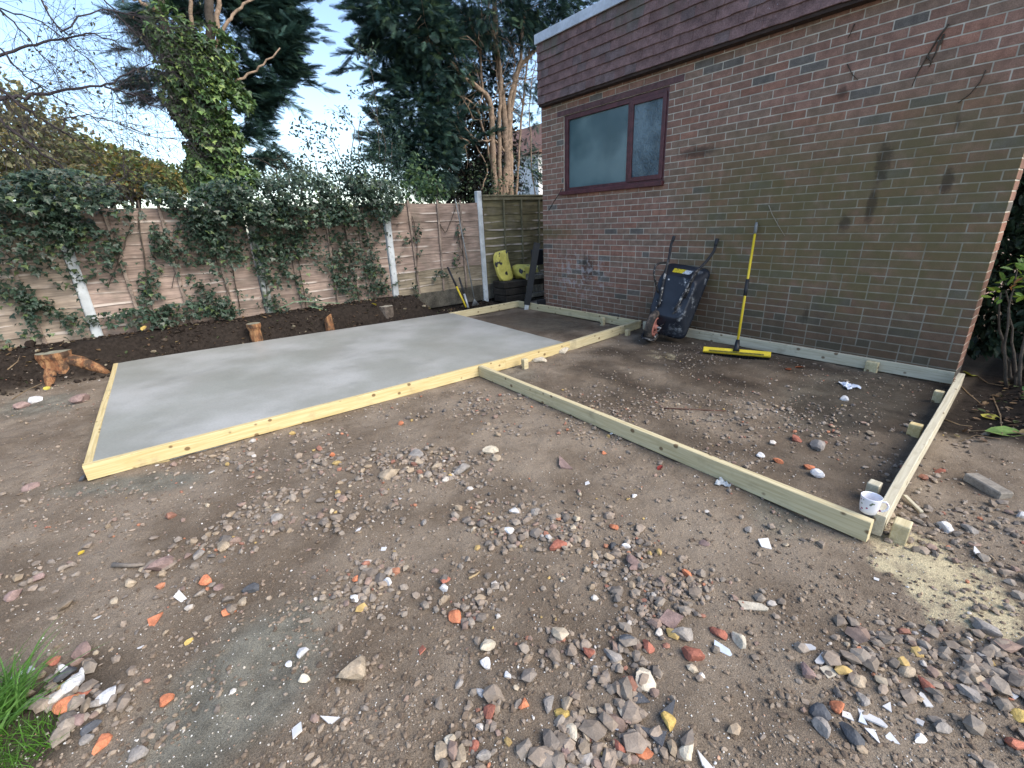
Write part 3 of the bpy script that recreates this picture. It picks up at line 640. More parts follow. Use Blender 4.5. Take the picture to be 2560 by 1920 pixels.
up_ = ((hl+hr)/2-wheel_c-np.array([.11, .02, 0])); Lh = np.linalg.norm(up_); up_ /= Lh; ax_w -= up_*(ax_w@up_); ax_w /= np.linalg.norm(ax_w); nn = np.cross(ax_w, up_)
if nn[1] > 0: nn = -nn                                    # out of the wall, towards the yard
mid = (hl+hr)/2; base0 = mid-up_*Lh
def bl(w_, l_, n_): return base0+ax_w*w_+up_*l_+nn*(n_-.12)      # across, along, out
TH = .28
def tray_ring(hw0, hw1, l0, l1, n_, rc, k=5):
    pts_ = []
    for cx, cy, a0 in ((hw1-rc, l1-rc, 0), (-(hw1-rc), l1-rc, 90), (-(hw0-rc), l0+rc, 180), (hw0-rc, l0+rc, 270)):
        for j in range(k+1): a = math.radians(a0+90*j/k); pts_.append(bl(cx+rc*math.cos(a), cy+rc*math.sin(a), n_))
    return pts_
rim_n, bot_n = -.01, .19
rings = [tray_ring(.245, .265, -.06, .80, rim_n-.012, .09), tray_ring(.26, .28, -.075, .815, rim_n, .09), tray_ring(.243, .263, -.05, .795, rim_n+.012, .09), tray_ring(.215, .235, .10, .635, bot_n-.03, .08), tray_ring(.195, .215, .13, .605, bot_n, .08)]
mb = MB(); nr = len(rings[0]); V = [p for r_ in rings for p in r_]; f = [(i_*nr+j, i_*nr+(j+1) % nr, (i_+1)*nr+(j+1) % nr, (i_+1)*nr+j) for i_ in range(len(rings)-1) for j in range(nr)]
f.append(tuple((len(rings)-1)*nr+j for j in range(nr))); mb.add(V, f); tray = mb.build('tray', M_TRAY, t, off=OFF)
for p in tray.data.polygons: p.use_smooth = len(p.vertices) == 4
so_ = tray.modifiers.new('thick', 'SOLIDIFY'); so_.thickness = .004; so_.offset = -1
mb = MB(); rb = [bl(-.15, .695+.0, bot_n-.012), bl(.06, .695, bot_n-.012), bl(.065, .755, .105), bl(-.155, .755, .105)]
# sticker on the sloping rear panel of the tray
b = NB('barrow sticker'); gx_ = b.n('ShaderNodeTexCoord').outputs['Object']; sx_ = b.sep(gx_); 
c = b.mix(b.ramp(sx_[0], .02, .03), (.62, .50, .03), (.55, .60, .66)); tx = b.noise(60, 2, .5, b.scaled(1, 1, 2.0, gx_)); c = b.mix(b.math('MULTIPLY', b.ramp(tx, .56, .6), .8), c, (.03, .03, .03)); M_STICK = b.out(c, .4, .4)
r3, r2 = np.array(rings[3]), np.array(rings[2])
def slope(w_, s_): return bl(w_, .635*(1-s_)+.795*s_, (bot_n-.03)*(1-s_)+(rim_n+.012)*s_)
Vq = [slope(-.12, .22), slope(.09, .22), slope(.10, .62), slope(-.13, .62)]; o0 = np.mean(Vq, 0); nq = np.cross(Vq[1]-Vq[0], Vq[3]-Vq[0]); nq /= np.linalg.norm(nq); nq = nq if nq@nn > 0 else -nq
mb = MB(); mb.add(np.vstack([np.array(Vq)+nq*.003, np.array(Vq)+nq*.007]), [(4, 5, 6, 7), (0, 1, 5, 4), (1, 2, 6, 5), (2, 3, 7, 6), (3, 0, 4, 7)]); so2 = mb.build('sticker', M_STICK, tray, off=o0); so2.location = o0-OFF
# frame: two handle tubes that run down beside the wheel and meet in a hoop in front of it
for sgn, hp in ((-1, hl), (1, hr)):
    mb = MB(); P_ = [hp, bl(sgn*.262, Lh-.12, .10), bl(sgn*.225, .86, .12), bl(sgn*.18, .70, bot_n+.0), bl(sgn*.14, .45, bot_n+.02), bl(sgn*.10, .22, bot_n+.03)]
    # smooth path
    tt = np.linspace(0, len(P_)-1, 26); P_ = np.array([np.interp(tt, range(len(P_)), np.array(P_)[:, i_]) for i_ in range(3)]).T
    P_ = np.vstack([P_[:1], (P_[:-2]+P_[1:-1]*2+P_[2:])/4, P_[-1:]])
    mb.tube(P_, .0165, 10); mb.build('frame_tube', M_FRAME, t, True, off=OFF)
    mb = MB(); mb.tube([P_[0], P_[1], P_[2], P_[3]], .020, 10); mb.build('grip', M_HANDLE, t, True, off=OFF)
    # leg loop
    L_ = [bl(sgn*.215, .76, bot_n-.02), bl(sgn*.235, .70, bot_n+.13), bl(sgn*.235, .64, bot_n+.21), bl(sgn*.225, .55, bot_n+.20), bl(sgn*.20, .46, bot_n+.10), bl(sgn*.165, .38, bot_n+.03)]
    tt = np.linspace(0, 5, 20); L_ = np.array([np.interp(tt, range(6), np.array(L_)[:, i_]) for i_ in range(3)]).T; L_ = np.vstack([L_[:1], (L_[:-2]+L_[1:-1]*2+L_[2:])/4, L_[-1:]])
    mb = MB(); mb.tube(L_, .013, 8); mb.build('leg', M_FRAME, t, True, off=OFF)
    mb = MB(); mb.tube([wheel_c+ax_w*sgn*.075, bl(sgn*.15, .30, bot_n+.005)], .0065, 6); mb.build('brace', M_FRAME, t, True, off=OFF)
    mb = MB(); mb.tube([bl(sgn*.12, .22, bot_n+.03), wheel_c+ax_w*sgn*.075+up_*.06-nn*.03, wheel_c+ax_w*sgn*.075-up_*.06+nn*.02], .010, 8); mb.build('fork', M_FRAME, t, True, off=OFF)
    for l_, wd in ((.56, .12), (.30, .12)):
        mb = MB(); c_ = bl(sgn*wd*.85, l_, bot_n+.002); mb.tube([c_, c_+nn*.008], .010, 8); mb.build('bolt', M_STEEL, t, off=OFF)
# hoop round the wheel
hp_ = [wheel_c+ax_w*.075-up_*.08+nn*.02, wheel_c+ax_w*.075-up_*.17+nn*.07, wheel_c+ax_w*.03-up_*.185+nn*.125, wheel_c-ax_w*.03-up_*.185+nn*.125, wheel_c-ax_w*.075-up_*.17+nn*.07, wheel_c-ax_w*.075-up_*.06+nn*.02]
mb = MB(); mb.tube(hp_, .0155, 8); mb.build('nose_hoop', M_FRAME, t, True, off=OFF)
# wheel: axis along the width
Rw = np.stack([up_, nn, ax_w], 1)
mb = MB(); rt = .044; prof = [(.161+rt*math.cos(a), .046*math.sin(a)) for a in np.linspace(0, 2*math.pi, 15)[:-1]]; mb.lathe(prof, 32, wheel_c, Rw, close=True); wh = mb.build('wheel', M_TYRE, t, True, off=OFF)
mb = MB(); mb.lathe([(.0, .045), (.025, .045), (.03, .015), (.085, .010), (.105, .036), (.122, .036), (.122, -.036), (.105, -.036), (.085, -.010), (.03, -.015), (.025, -.045), (0, -.045)], 24, wheel_c, Rw); mb.build('rim', M_RIM, wh, True, off=OFF)
mb = MB(); mb.tube([wheel_c-ax_w*.09, wheel_c+ax_w*.09], .010, 8); mb.build('axle', M_STEEL, wh, off=OFF)

# ------------------------------------------------------------------ broom
bl_, br_ = at(1757, 880, 2, GZ+.03), at(1926, 894, 2, GZ+.03); bc = (bl_+br_)/2; bd = (br_-bl_)/np.linalg.norm(br_-bl_); hlf = np.linalg.norm(br_-bl_)/2
t = thing('broom', 'yellow push broom with a long pole leaning on the brick wall', 'broom', (bc[0], bc[1], GZ)); OFF = np.array(t.location)
bx_ = np.array([bd[1], -bd[0], 0]); fl = np.array([0, 0, 1.])
ptop = at(1892, 556, 1, -.02); pbase = bc+[0, 0, .055]
th_ = ptop-pbase; th_ /= np.linalg.norm(th_); tilt_n = (fl*.75-bx_*.0+np.array([0, -.66, 0])); tilt_n -= bd*(tilt_n@bd); tilt_n /= np.linalg.norm(tilt_n); wd_ = np.cross(bd, tilt_n)
hb = MB(); hb.box((-hlf, -.032, -.014), (hlf, .032, .018), np.stack([bd, wd_, tilt_n], 1), bc+[0, 0, .03], cham=.006); head = hb.build('head', M_YEL, t, off=OFF)
M_BRIS = simple('black bristles', (.014, .014, .016), .8, .3, 60, 200, .6)
mb = MB()
for i_ in range(46):
    for j in range(4):
        c_ = bc+[0, 0, .03]+bd*(-hlf+.012+i_*(2*hlf-.024)/45)+wd_*(-.024+j*.016)+tilt_n*-.013; e_ = c_-tilt_n*.055+bd*random.gauss(0, .004)+wd_*((j-1.5)*.004+random.gauss(0, .003)); mb.tube([c_, e_], [.0055, .007], 4)
tag(mb.build('bristles', M_BRIS, head, off=OFF), kind='stuff'); head_ch = head.children
mb = MB()
for i_ in range(44): c_ = bc+[0, 0, .03]+bd*(-hlf+.07+i_*(2*hlf-.14)/43)+wd_*(-.024 if wd_[1] < 0 else .024)*-1+tilt_n*.018; mb.box((-.003, -.012, 0), (.003, .006, .0055), np.stack([bd, wd_, tilt_n], 1), c_)
mb.build('black_studs', M_BLACK, head, off=OFF)
mb = MB(); mb.tube([bc+[0, 0, .03]+tilt_n*.012, pbase+th_*.03, pbase+th_*.11], [.035, .028, .019], 10); mb.build('socket', M_BLACK, t, True, off=OFF)
Lp = np.linalg.norm(ptop-pbase); sg_ = lambda a, e: [pbase+th_*a*Lp, pbase+th_*e*Lp]
mb = MB(); mb.tube(sg_(.07, .92), .0128, 10); mb.build('pole', M_YEL, t, True, off=OFF)
mb = MB(); mb.tube(sg_(.425, .555), .0185, 10); mb.build('grip', M_HANDLE, t, True, off=OFF)
mb = MB(); mb.tube([pbase+th_*.91*Lp, pbase+th_*.98*Lp, ptop], [.0165, .0165, .010], 10); mb.build('end_cap', M_GALV, t, True, off=OFF)

# ------------------------------------------------------------------ mug on the formwork corner
mc = at(2169, 1281, 2, FZ); mc[2] = FZ+.0045
b = NB('flowered china'); oc = b.n('ShaderNodeTexCoord').outputs['Object']; vo = b.n('ShaderNodeTexVoronoi', ins={'Vector': oc, 'Scale': 62.}); dist = vo.outputs['Distance']; cc = b.sep(vo.outputs['Color'])
blob_ = b.math('MULTIPLY', b.ramp(b.math('ADD', dist, b.math('MULTIPLY', b.noise(170, 2, .5, oc), .3)), .52, .44), b.ramp(cc[0], .40, .43)); z_ = b.sep(oc)[2]
pc_ = b.mix(b.ramp(cc[1], .55, .6), (.28, .03, .10), (.12, .16, .11)); pc_ = b.mix(b.ramp(cc[2], .7, .75), pc_, (.36, .24, .42))
msk_ = b.math('MULTIPLY', blob_, b.math('MULTIPLY', b.ramp(z_, .078, .072), b.ramp(z_, .008, .014)))
M_MUG = b.out(b.mix(msk_, (.72, .72, .76), pc_), .18, .5)
mc[:2] += 0
t = thing('mug', 'white flower-patterned china mug standing on the formwork corner', 'mug', mc)
mb = MB(); mb.lathe([(.0, .0), (.030, .0), (.034, .004), (.0385, .03), (.042, .08), (.0425, .0865), (.0405, .0875), (.039, .083), (.036, .03), (.030, .008), (0, .007)], 32); mb.build('body', M_MUG, t, True)
mb = MB(); dh = np.array([.93, .30, 0]); dh /= np.linalg.norm(dh); mb.tube([dh*.038+[0, 0, .068], dh*.056+[0, 0, .072], dh*.068+[0, 0, .056], dh*.066+[0, 0, .034], dh*.052+[0, 0, .020], dh*.036+[0, 0, .020]], .0052, 8); mb.build('handle', M_MUG, t, True)

# ------------------------------------------------------------------ rubble: single pieces read off the photograph
PAL = dict(W=(.60, .59, .58), G=(.27, .245, .22), T=(.34, .275, .20), D=(.085, .088, .095), R=(.33, .125, .085), O=(.50, .185, .095), P=(.25, .175, .155), Y=(.52, .37, .12), C=(.52, .46, .36), B=(.50, .55, .62))
M_STONE = simple('rubble stone', None, .9, .25, 30, 110, .6, .25, src='obj', dist=.006)
M_SHARD = simple('glazed shard', None, .35, .08, 40, 60, .05, .4, src='obj')
M_PEB = simple('gravel', None, .92, .18, 40, 150, .4, .2, src='attr', dist=.004)
def ico(sub):
    t = (1+5**.5)/2
    v = [(-1, t, 0), (1, t, 0), (-1, -t, 0), (1, -t, 0), (0, -1, t), (0, 1, t), (0, -1, -t), (0, 1, -t), (t, 0, -1), (t, 0, 1), (-t, 0, -1), (-t, 0, 1)]
    f = [(0, 11, 5), (0, 5, 1), (0, 1, 7), (0, 7, 10), (0, 10, 11), (1, 5, 9), (5, 11, 4), (11, 10, 2), (10, 7, 6), (7, 1, 8), (3, 9, 4), (3, 4, 2), (3, 2, 6), (3, 6, 8), (3, 8, 9), (4, 9, 5), (2, 4, 11), (6, 2, 10), (8, 6, 7), (9, 8, 1)]
    v = [np.array(p)/np.linalg.norm(p) for p in v]
    for _ in range(sub):
        mid_ = {}; nf = []
        def mp(a, b_):
            k = (min(a, b_), max(a, b_))
            if k not in mid_: p = v[a]+v[b_]; mid_[k] = len(v); v.append(p/np.linalg.norm(p))
            return mid_[k]
        for a, b_, c_ in f: x, y, z = mp(a, b_), mp(b_, c_), mp(c_, a); nf += [(a, x, z), (b_, y, x), (c_, z, y), (x, y, z)]
        f = nf
    return np.array(v), np.array(f)
def rock_verts(base, planes=10, lo=.45, hi=.85):
    V = base.copy()
    for _ in range(planes):
        n_ = rng.normal(size=3); n_ /= np.linalg.norm(n_); d_ = rng.uniform(lo, hi); k = V@n_; ov = np.maximum(k-d_, 0); V = V-ov[:, None]*n_
    return V*(1+rng.normal(0, .02, (len(V), 1)))
I1v, I1f = ico(1); I0v, I0f = ico(0)
rocks = []
for _ in range(9): mb = MB(); mb.add(rock_verts(I1v), [tuple(q) for q in I1f]); rocks.append(mb.mesh('stone')); rocks[-1].materials.append(M_STONE)
shards = []
for k in range(7):
    n = random.choice((3, 4, 4, 5, 5)); a = np.sort(rng.uniform(0, 2*np.pi, n)+0) if n > 4 else np.arange(n)*2*np.pi/n+rng.uniform(-.35, .35, n); r = rng.uniform(.7, 1.1, n)
    mb = MB(); V = [(r[j]*math.cos(a[j]), r[j]*math.sin(a[j]), s_) for s_ in (-.10, .10) for j in range(n)]; mb.add(V, [tuple(range(n))[::-1], tuple(range(n, 2*n))]+[(j, (j+1) % n, n+(j+1) % n, n+j) for j in range(n)]); shards.append(mb.mesh('shard'))
PIECES = """171 1767 60 O;209 1735 40 R;183 1712 60 W;272 1743 55 W;236 1764 36 G;196 1803 40 P;253 1868 50 O;221 1849 35 G;345 1890 50 G;228 1824 45 D;62 1685 40 Ws;158 1675 35 W;168 1690 45 D;209 1631 45 P;136 1656 35 R;454 1498 42 Ws;577 1531 40 O;516 1455 35 O;547 1471 25 P;627 1477 40 D;389 1547 50 Of;247 1545 16 Ws;471 1606 22 Y;405 1419 66 P;415 1754 36 O;354 1620 15 Ws;608 1508 30 T;207 1678 30 W;
885 1685 84 T;758 1634 32 W;723 1663 22 W;760 1699 32 C;826 1796 46 Ws;742 1827 46 Ws;1056 1625 34 Rf;1140 1544 42 O;894 1447 28 O;970 1457 30 W;888 1498 28 W;1113 1454 30 R;1110 1473 26 W;1217 1621 46 C;1215 1660 36 W;1149 1713 26 G;1201 1735 28 W;1269 1691 24 W;1102 1881 46 T;1154 1890 44 T;1208 1894 38 G;1125 1852 36 C;1185 1871 32 R;1225 1783 40 R;
1611 1704 64 C;1675 1558 76 Pf;1880 1520 62 Cf;1599 1742 62 Df;1671 1783 68 Df;1640 1843 76 Df;1371 1764 44 G;1418 1761 40 T;1311 1764 36 O;1407 1792 42 Y;1431 1830 44 C;1466 1840 36 T;1535 1815 38 Bs;1545 1868 42 R;1608 1881 46 O;1719 1878 54 C;1763 1903 46 Ws;1561 1773 44 C;1596 1786 32 W;1523 1780 34 Bs;1795 1587 42 R;1804 1625 42 Bs;1849 1603 44 C;1706 1593 56 G;1732 1644 54 R;1583 1409 42 P;1567 1609 46 D;1532 1644 50 G;1472 1634 34 R;1618 1618 38 R;1415 1878 46 P;1671 1808 42 Y;1463 1903 40 G;
2012 1621 40 Ws;2056 1650 44 Ws;2069 1685 48 Cs;2176 1799 56 Ws;2154 1802 38 Bs;2180 1843 36 Ws;2233 1849 34 Ws;2297 1852 42 W;2312 1754 38 Ws;2219 1770 34 Ws;2118 1792 28 Ws;2407 1634 40 Ws;2505 1618 36 Ws;2123 1840 64 D;2050 1786 46 D;2053 1824 56 G;2350 1824 58 G;2145 1704 46 T;2265 1682 44 T;2312 1716 44 R;2540 1862 56 R;2142 1634 32 T;2461 1577 60 G;2426 1739 50 G;2154 1751 38 G;2018 1682 50 P;2550 1792 46 Y;2528 1739 36 Ws;2300 1808 26 Ws;2094 1770 38 O;
979 1188 60 T;1414 1160 56 Pf;1224 1131 46 C;1041 1137 42 G;1047 1160 30 T;1094 1170 34 T;1156 1178 46 G;1241 1149 24 T;1508 1133 18 O;1469 1209 20 Ws;1004 1061 18 O;829 1141 22 O;1395 1368 48 R;1445 1351 24 T;1338 1283 32 G;1272 1330 32 W;1286 1281 26 W;1533 1320 28 O;1585 1242 18 W;961 1374 20 Ws;897 1326 18 Ws;1000 1248 14 Ws;1583 1421 36 P;1564 1368 24 W;1486 1390 26 T;1531 1368 26 D;
1912 1361 38 Ws;2046 1118 46 G;1943 1155 26 O;2044 1190 36 W;2361 1322 46 W;2446 1382 34 Ws;2423 1328 36 G;1871 1326 28 G;1760 1359 26 P;1778 1050 24 T;2551 1293 30 W;1715 1437 30 O;2192 1450 16 Ws;90 1003 30 W;205 1004 40 P;60 1018 36 P;75 1222 36 P;210 1198 30 D;1410 880 40 C;1350 905 34 C;2110 1000 22 W;2350 1180 26 R;1990 1100 30 R;1900 1140 22 W;2020 1170 28 O;1320 1300 24 G;1060 1310 24 G;560 1370 40 T;500 1390 36 G;690 1300 34 G;330 1460 34 T;90 1450 40 P;40 1490 40 P"""
NAMES = {'W': ('stone', 'white limestone-like lump lying loose on the bare earth', 'stone', 'white stones'), 'G': ('stone', 'rough grey stone lying loose on the bare earth', 'stone', 'grey stones'), 'T': ('stone', 'tan sandy stone lying loose on the bare earth', 'stone', 'tan stones'),
    'D': ('slate_fragment', 'dark blue-grey slate fragment lying in the rubble', 'slate', 'slate fragments'), 'R': ('brick_fragment', 'dull red broken brick piece lying in the rubble', 'brick piece', 'red brick pieces'), 'O': ('brick_fragment', 'bright orange-red broken brick piece lying on the earth', 'brick piece', 'orange brick pieces'),
    'P': ('stone', 'pinkish brown stone lying loose on the bare earth', 'stone', 'pinkish stones'), 'Y': ('stone', 'ochre yellow stone lying in the rubble', 'stone', 'ochre stones'), 'C': ('stone', 'cream mottled stone lying in the rubble', 'stone', 'cream stones'),
    'Ws': ('china_shard', 'sharp white glazed china shard lying on the earth', 'shard', 'white shards'), 'Bs': ('china_shard', 'pale blue patterned china shard lying in the rubble', 'shard', 'blue shards'), 'Cs': ('china_shard', 'cream streaked tile shard lying in the rubble', 'shard', 'cream shards'),
    'Of': ('tile_fragment', 'flat rust-orange tile fragment pressed into the earth', 'tile piece', 'flat tile pieces'), 'Rf': ('tile_fragment', 'flat dull red tile fragment lying alone on the earth', 'tile piece', 'flat red tile pieces'), 'Df': ('slate_fragment', 'large flat dark slate in the gravel heap', 'slate', 'flat slates'), 'Pf': ('paving_fragment', 'flat brown angular paving fragment on the earth', 'paving piece', 'flat paving pieces'), 'Cf': ('paving_fragment', 'flat whitish angular paving fragment on the earth', 'paving piece', 'whitish paving pieces')}
SPEC = {(885, 1685): 'single big rounded tan boulder on its own near the wet grey patch', (405, 1419): 'large pink weathered stone among grey gravel', (979, 1188): 'brown half brick tilted in the earth', (2123, 1840): 'broad dark slate lump beside the white shards', (171, 1767): 'largest bright orange brick lump beside the grass', (1611, 1704): 'flat white crusted stone on top of the gravel heap'}
done = []
for rec in PIECES.replace('\n', '').split(';'):
    u, v, s_, k = rec.split(); u, v, s_ = int(u), int(v), int(s_)
    p = at(u, v, 2, GZ); 
    for _ in range(3): p = at(u, v, 2, float(gh(p[0], p[1])))
    dep = (p-CAM)@CF; r = s_/F_PX*dep/2; flat = len(k) > 1
    nm, lab, cat, grp = NAMES[k]; kk = random.uniform(.85, 1.12); col = PAL[k[0]]
    place = ('beside the grass clump' if u < 420 and v > 1600 else 'in the gravel heap with the large slates' if 1250 <= u < 1850 and v > 1580 else 'among the rubble around the cluster of shards' if u >= 1950 and v > 1560 else 'inside the bay below the broom' if u > 1560 and v < 1210 and u < 2250
             else 'outside the mug corner by the sawdust' if u > 2150 and v <= 1560 else 'beside the outer end of the slab' if u < 330 and v < 1300 else 'between the slab front and the cross board' if v < 1260 else 'around the single big boulder' if 600 <= u < 1250 and v > 1560 else 'on the trodden earth beside the heap' if u > 1250 else 'in the gravel strip across the trodden earth')
    lab = {'W': 'white rough lump', 'G': 'rough grey stone', 'T': 'tan sandy stone', 'D': 'dark blue-grey slate lump', 'R': 'dull red broken brick piece', 'O': 'bright orange-red brick piece', 'P': 'pinkish brown stone', 'Y': 'ochre yellow stone', 'C': 'cream mottled stone', 'Ws': 'sharp white china shard', 'Bs': 'pale blue china shard', 'Cs': 'cream streaked tile shard', 'Of': 'flat rust-orange tile fragment', 'Rf': 'flat dull red tile fragment', 'Df': 'large flat dark slate', 'Pf': 'flat brown angular paving fragment', 'Cf': 'flat whitish paving fragment'}[k]+' '+place; grp = grp+' '+place
    if (u, v) in SPEC: lab = SPEC[u, v]; grp = None
    if flat:
        o = mk(nm, random.choice(shards), None, None, (p[0], p[1], float(gh(p[0], p[1]))+r*.12+.003)); o.scale = (r*1.1, r*random.uniform(.7, 1.1), max(r, .02)*random.uniform(.5, .9)); o.rotation_euler = (random.gauss(0, .16), random.gauss(0, .16), random.uniform(0, 6.3))
    else:
        h_ = r*random.uniform(.5, .75); o = mk(nm, random.choice(rocks), None, None, (p[0], p[1], float(gh(p[0], p[1]))+h_*.45)); o.scale = (r*1.15, r*random.uniform(.75, 1.), h_); o.rotation_euler = (random.gauss(0, .15), random.gauss(0, .15), random.uniform(0, 6.3))
    if not o.data.materials: o.data.materials.append(M_SHARD)
    if flat and k[1] == 'f':
        o.material_slots[0].link = 'OBJECT'; o.material_slots[0].material = M_STONE
    elif flat: o.material_slots[0].link = 'OBJECT'; o.material_slots[0].material = M_SHARD
    o.color = tuple(x*kk for x in col)+(1,); tag(o, lab, cat, grp); done.append((p[0], p[1], r))
# gravel too small and too many to count: one mesh
CL = [(700, 1130, 360, 60, .7, .021), (1050, 1010, 260, 42, .55, .017), (1290, 1040, 130, 60, .8, .019), (1460, 1080, 150, 60, .5, .017), (800, 1270, 230, 60, .9, .022), (480, 1340, 260, 75, .75, .023), (200, 1460, 230, 60, .9, .026), (1010, 1180, 160, 50, .7, .019), (1140, 1160, 150, 50, .8, .020),
      (1330, 1290, 190, 90, .9, .021), (1000, 1460, 270, 70, 1.1, .022), (640, 1480, 210, 60, .8, .020), (1150, 1510, 110, 60, .9, .022), (1500, 1760, 340, 160, 1.5, .027), (1300, 1870, 230, 90, 1.2, .026), (1750, 1570, 210, 130, 1.1, .023), (1650, 1420, 170, 120, .8, .020), (1450, 1620, 200, 50, .7, .016),
      (2280, 1680, 280, 110, 1.1, .024), (2460, 1790, 170, 140, 1.2, .026), (2080, 1680, 150, 110, .9, .023), (200, 1740, 150, 100, 1.0, .025), (1900, 1330, 260, 60, .5, .018), (2350, 1310, 220, 80, .7, .021), (2300, 1130, 150, 80, .5, .020), (1900, 1080, 260, 90, .5, .016), (1560, 1010, 230, 55, .5, .014),
      (2480, 1480, 130, 80, .6, .022), (1250, 1450, 500, 260, .18, .012), (700, 1600, 600, 260, .20, .012), (2000, 1750, 500, 180, .22, .012), (400, 1200, 400, 150, .25, .012), (1600, 1250, 400, 150, .3, .012), (1900, 980, 400, 100, .25, .011), (100, 1150, 250, 150, .25, .013), (120, 1000, 150, 60, .4, .014), (1080, 920, 300, 60, .3, .010), (1600, 900, 250, 50, .3, .010)]
pu, pr = [], []
for u, v, ru, rv, dn, sz in CL:
    dep = max(1.2, (at(u, v, 2, GZ)-CAM)@CF); spx = 2*sz*F_PX/dep; n = int(dn*(2.9 if dn < 1 else 4.6)*math.pi*ru*rv/(spx*spx*.8)*(.85 if sz > .013 else .42))
    a = rng.uniform(0, 2*np.pi, n); q = np.sqrt(rng.uniform(0, 1, n))*rng.uniform(.75, 1.25, n); pu.append(np.stack([u+ru*q*np.cos(a), v+rv*q*np.sin(a)], 1)); pr.append(sz*np.clip(rng.lognormal(-.5, .5, n), .2, 1.7))
pu = np.concatenate(pu); pr = np.concatenate(pr)
# clumpy acceptance
ok = (pu[:, 1] > 830); pu = pu[ok]; pr = pr[ok]
D = (CR[None]*((pu[:, :1]-1280)/F_PX)-CU[None]*((pu[:, 1:]-960)/F_PX)+CF[None]); W = CAM+D*((GZ-CAM[2])/D[:, 2])[:, None]
acc = rng.uniform(0, 1, len(W)) < np.clip(.5+3.2*fbm(W[:, 0]*3.1, W[:, 1]*3.1, 3, 200), .06, 1); W = W[acc]; pr = pr[acc]
def in_poly(P, poly):
    ins = np.zeros(len(P), bool); n = len(poly)
    for i_ in range(n):
        a, b_ = poly[i_], poly[(i_+1) % n]; c_ = ((a[1] > P[:, 1]) != (b_[1] > P[:, 1])); ins ^= c_ & (P[:, 0] < (b_[0]-a[0])*(P[:, 1]-a[1])/(b_[1]-a[1]+1e-12)+a[0])
    return ins
keep = ~in_poly(W, [pa+[-.05, -.06, 0], pd+[.03, -.05, 0], pt+[.03, 0, 0], pc+[.03, 0, 0], ph+[.03, 0, 0], pe+[-.1, 0, 0]]) & (W[:, 1] < -.1)
W = W[keep]; pr = pr[keep]; N = len(W)
# plus pale specks
def pebble_mesh(name, W, r, cols, flat=(.45, .8), sink=.35):
    N = len(W); Vt = np.stack([rock_verts(I0v, 6, .4, .85) for _ in range(24)])[rng.integers(0, 24, N)]
    sc = np.stack([r*rng.uniform(.8, 1.3, N), r*rng.uniform(.65, 1.0, N), r*rng.uniform(*flat, N)], 1)[:, None, :]
    Vt = Vt*sc; a = rng.uniform(0, 6.283, N); ca, sa = np.cos(a)[:, None], np.sin(a)[:, None]; tx = rng.normal(0, .25, N)[:, None]
    x, y, z = Vt[..., 0], Vt[..., 1], Vt[..., 2]; y, z = y*np.cos(tx)-z*np.sin(tx), y*np.sin(tx)+z*np.cos(tx); x, y = x*ca-y*sa, x*sa+y*ca
    Vt = np.stack([x, y, z], -1); Vt[..., 0] += W[:, :1]; Vt[..., 1] += W[:, 1:2]; Vt[..., 2] += (gh(W[:, 0], W[:, 1])+r*sink)[:, None]
    F_ = (I0f[None]+(np.arange(N)*12)[:, None, None]).reshape(-1, 3)
    return arrays_mesh(name, Vt.reshape(-1, 3), F_, np.repeat(cols, 12, 0))
cp = np.array([PAL['G'], (.22, .19, .165), (.30, .25, .21), PAL['T'], PAL['P'], (.16, .15, .145), PAL['D'], PAL['R'], PAL['O'], PAL['W'], PAL['Y'], PAL['C']])
ci = rng.choice(12, N, p=[.25, .22, .19, .08, .08, .06, .035, .025, .012, .018, .008, .022]); pcol = (cp[ci]*rng.uniform(.7, 1.15, (N, 1)))*.66*np.array([1., .96, .90])+np.array([.25, .20, .155])*.34
tag(mk('gravel', pebble_mesh('gravel', W, pr, pcol), M_PEB), 'loose mixed gravel and grit strewn over the bare earth', 'gravel', kind='stuff')
n = 4200; us = np.stack([rng.uniform(0, 2560, n), 850+1070*rng.uniform(0, 1, n)**.8], 1); D = (CR[None]*((us[:, :1]-1280)/F_PX)-CU[None]*((us[:, 1:]-960)/F_PX)+CF[None]); W2 = CAM+D*((GZ-CAM[2])/D[:, 2])[:, None]
k2 = (~in_poly(W2, [pa+[-.05, -.06, 0], pd+[.03, -.05, 0], pt+[.03, 0, 0], pc+[.03, 0, 0], ph+[.03, 0, 0], pe+[-.1, 0, 0]])) & (W2[:, 1] < -.1) & (W2[:, 0] > -.7); W2 = W2[k2]; n = len(W2)
tag(mk('chippings', pebble_mesh('chippings', W2, rng.uniform(.0012, .0040, n)*np.where(rng.uniform(size=n) < .06, 1.7, 1), np.array([(.62, .60, .56), (.45, .40, .33), (.5, .3, .2)])[rng.choice(3, n, p=[.55, .35, .10])]), M_PEB), 'tiny pale chippings flecking the trodden earth', 'chippings', kind='stuff')
print('gravel', N, n)
n = 16000; us = np.stack([rng.uniform(-60, 2620, n), 835+1100*rng.uniform(0, 1, n)**.85], 1); D = (CR[None]*((us[:, :1]-1280)/F_PX)-CU[None]*((us[:, 1:]-960)/F_PX)+CF[None]); W2 = CAM+D*((GZ-CAM[2])/D[:, 2])[:, None]
k2 = (~in_poly(W2, [pa+[-.05, -.06, 0], pd+[.03, -.05, 0], pt+[.03, 0, 0], pc+[.03, 0, 0], pb])) & (W2[:, 1] < -.1) & (W2[:, 0] > -.72) & (rng.uniform(size=n) < .45+2.2*fbm(W2[:, 0]*2.2, W2[:, 1]*2.2, 3, 333)); W2 = W2[k2]; n = len(W2)
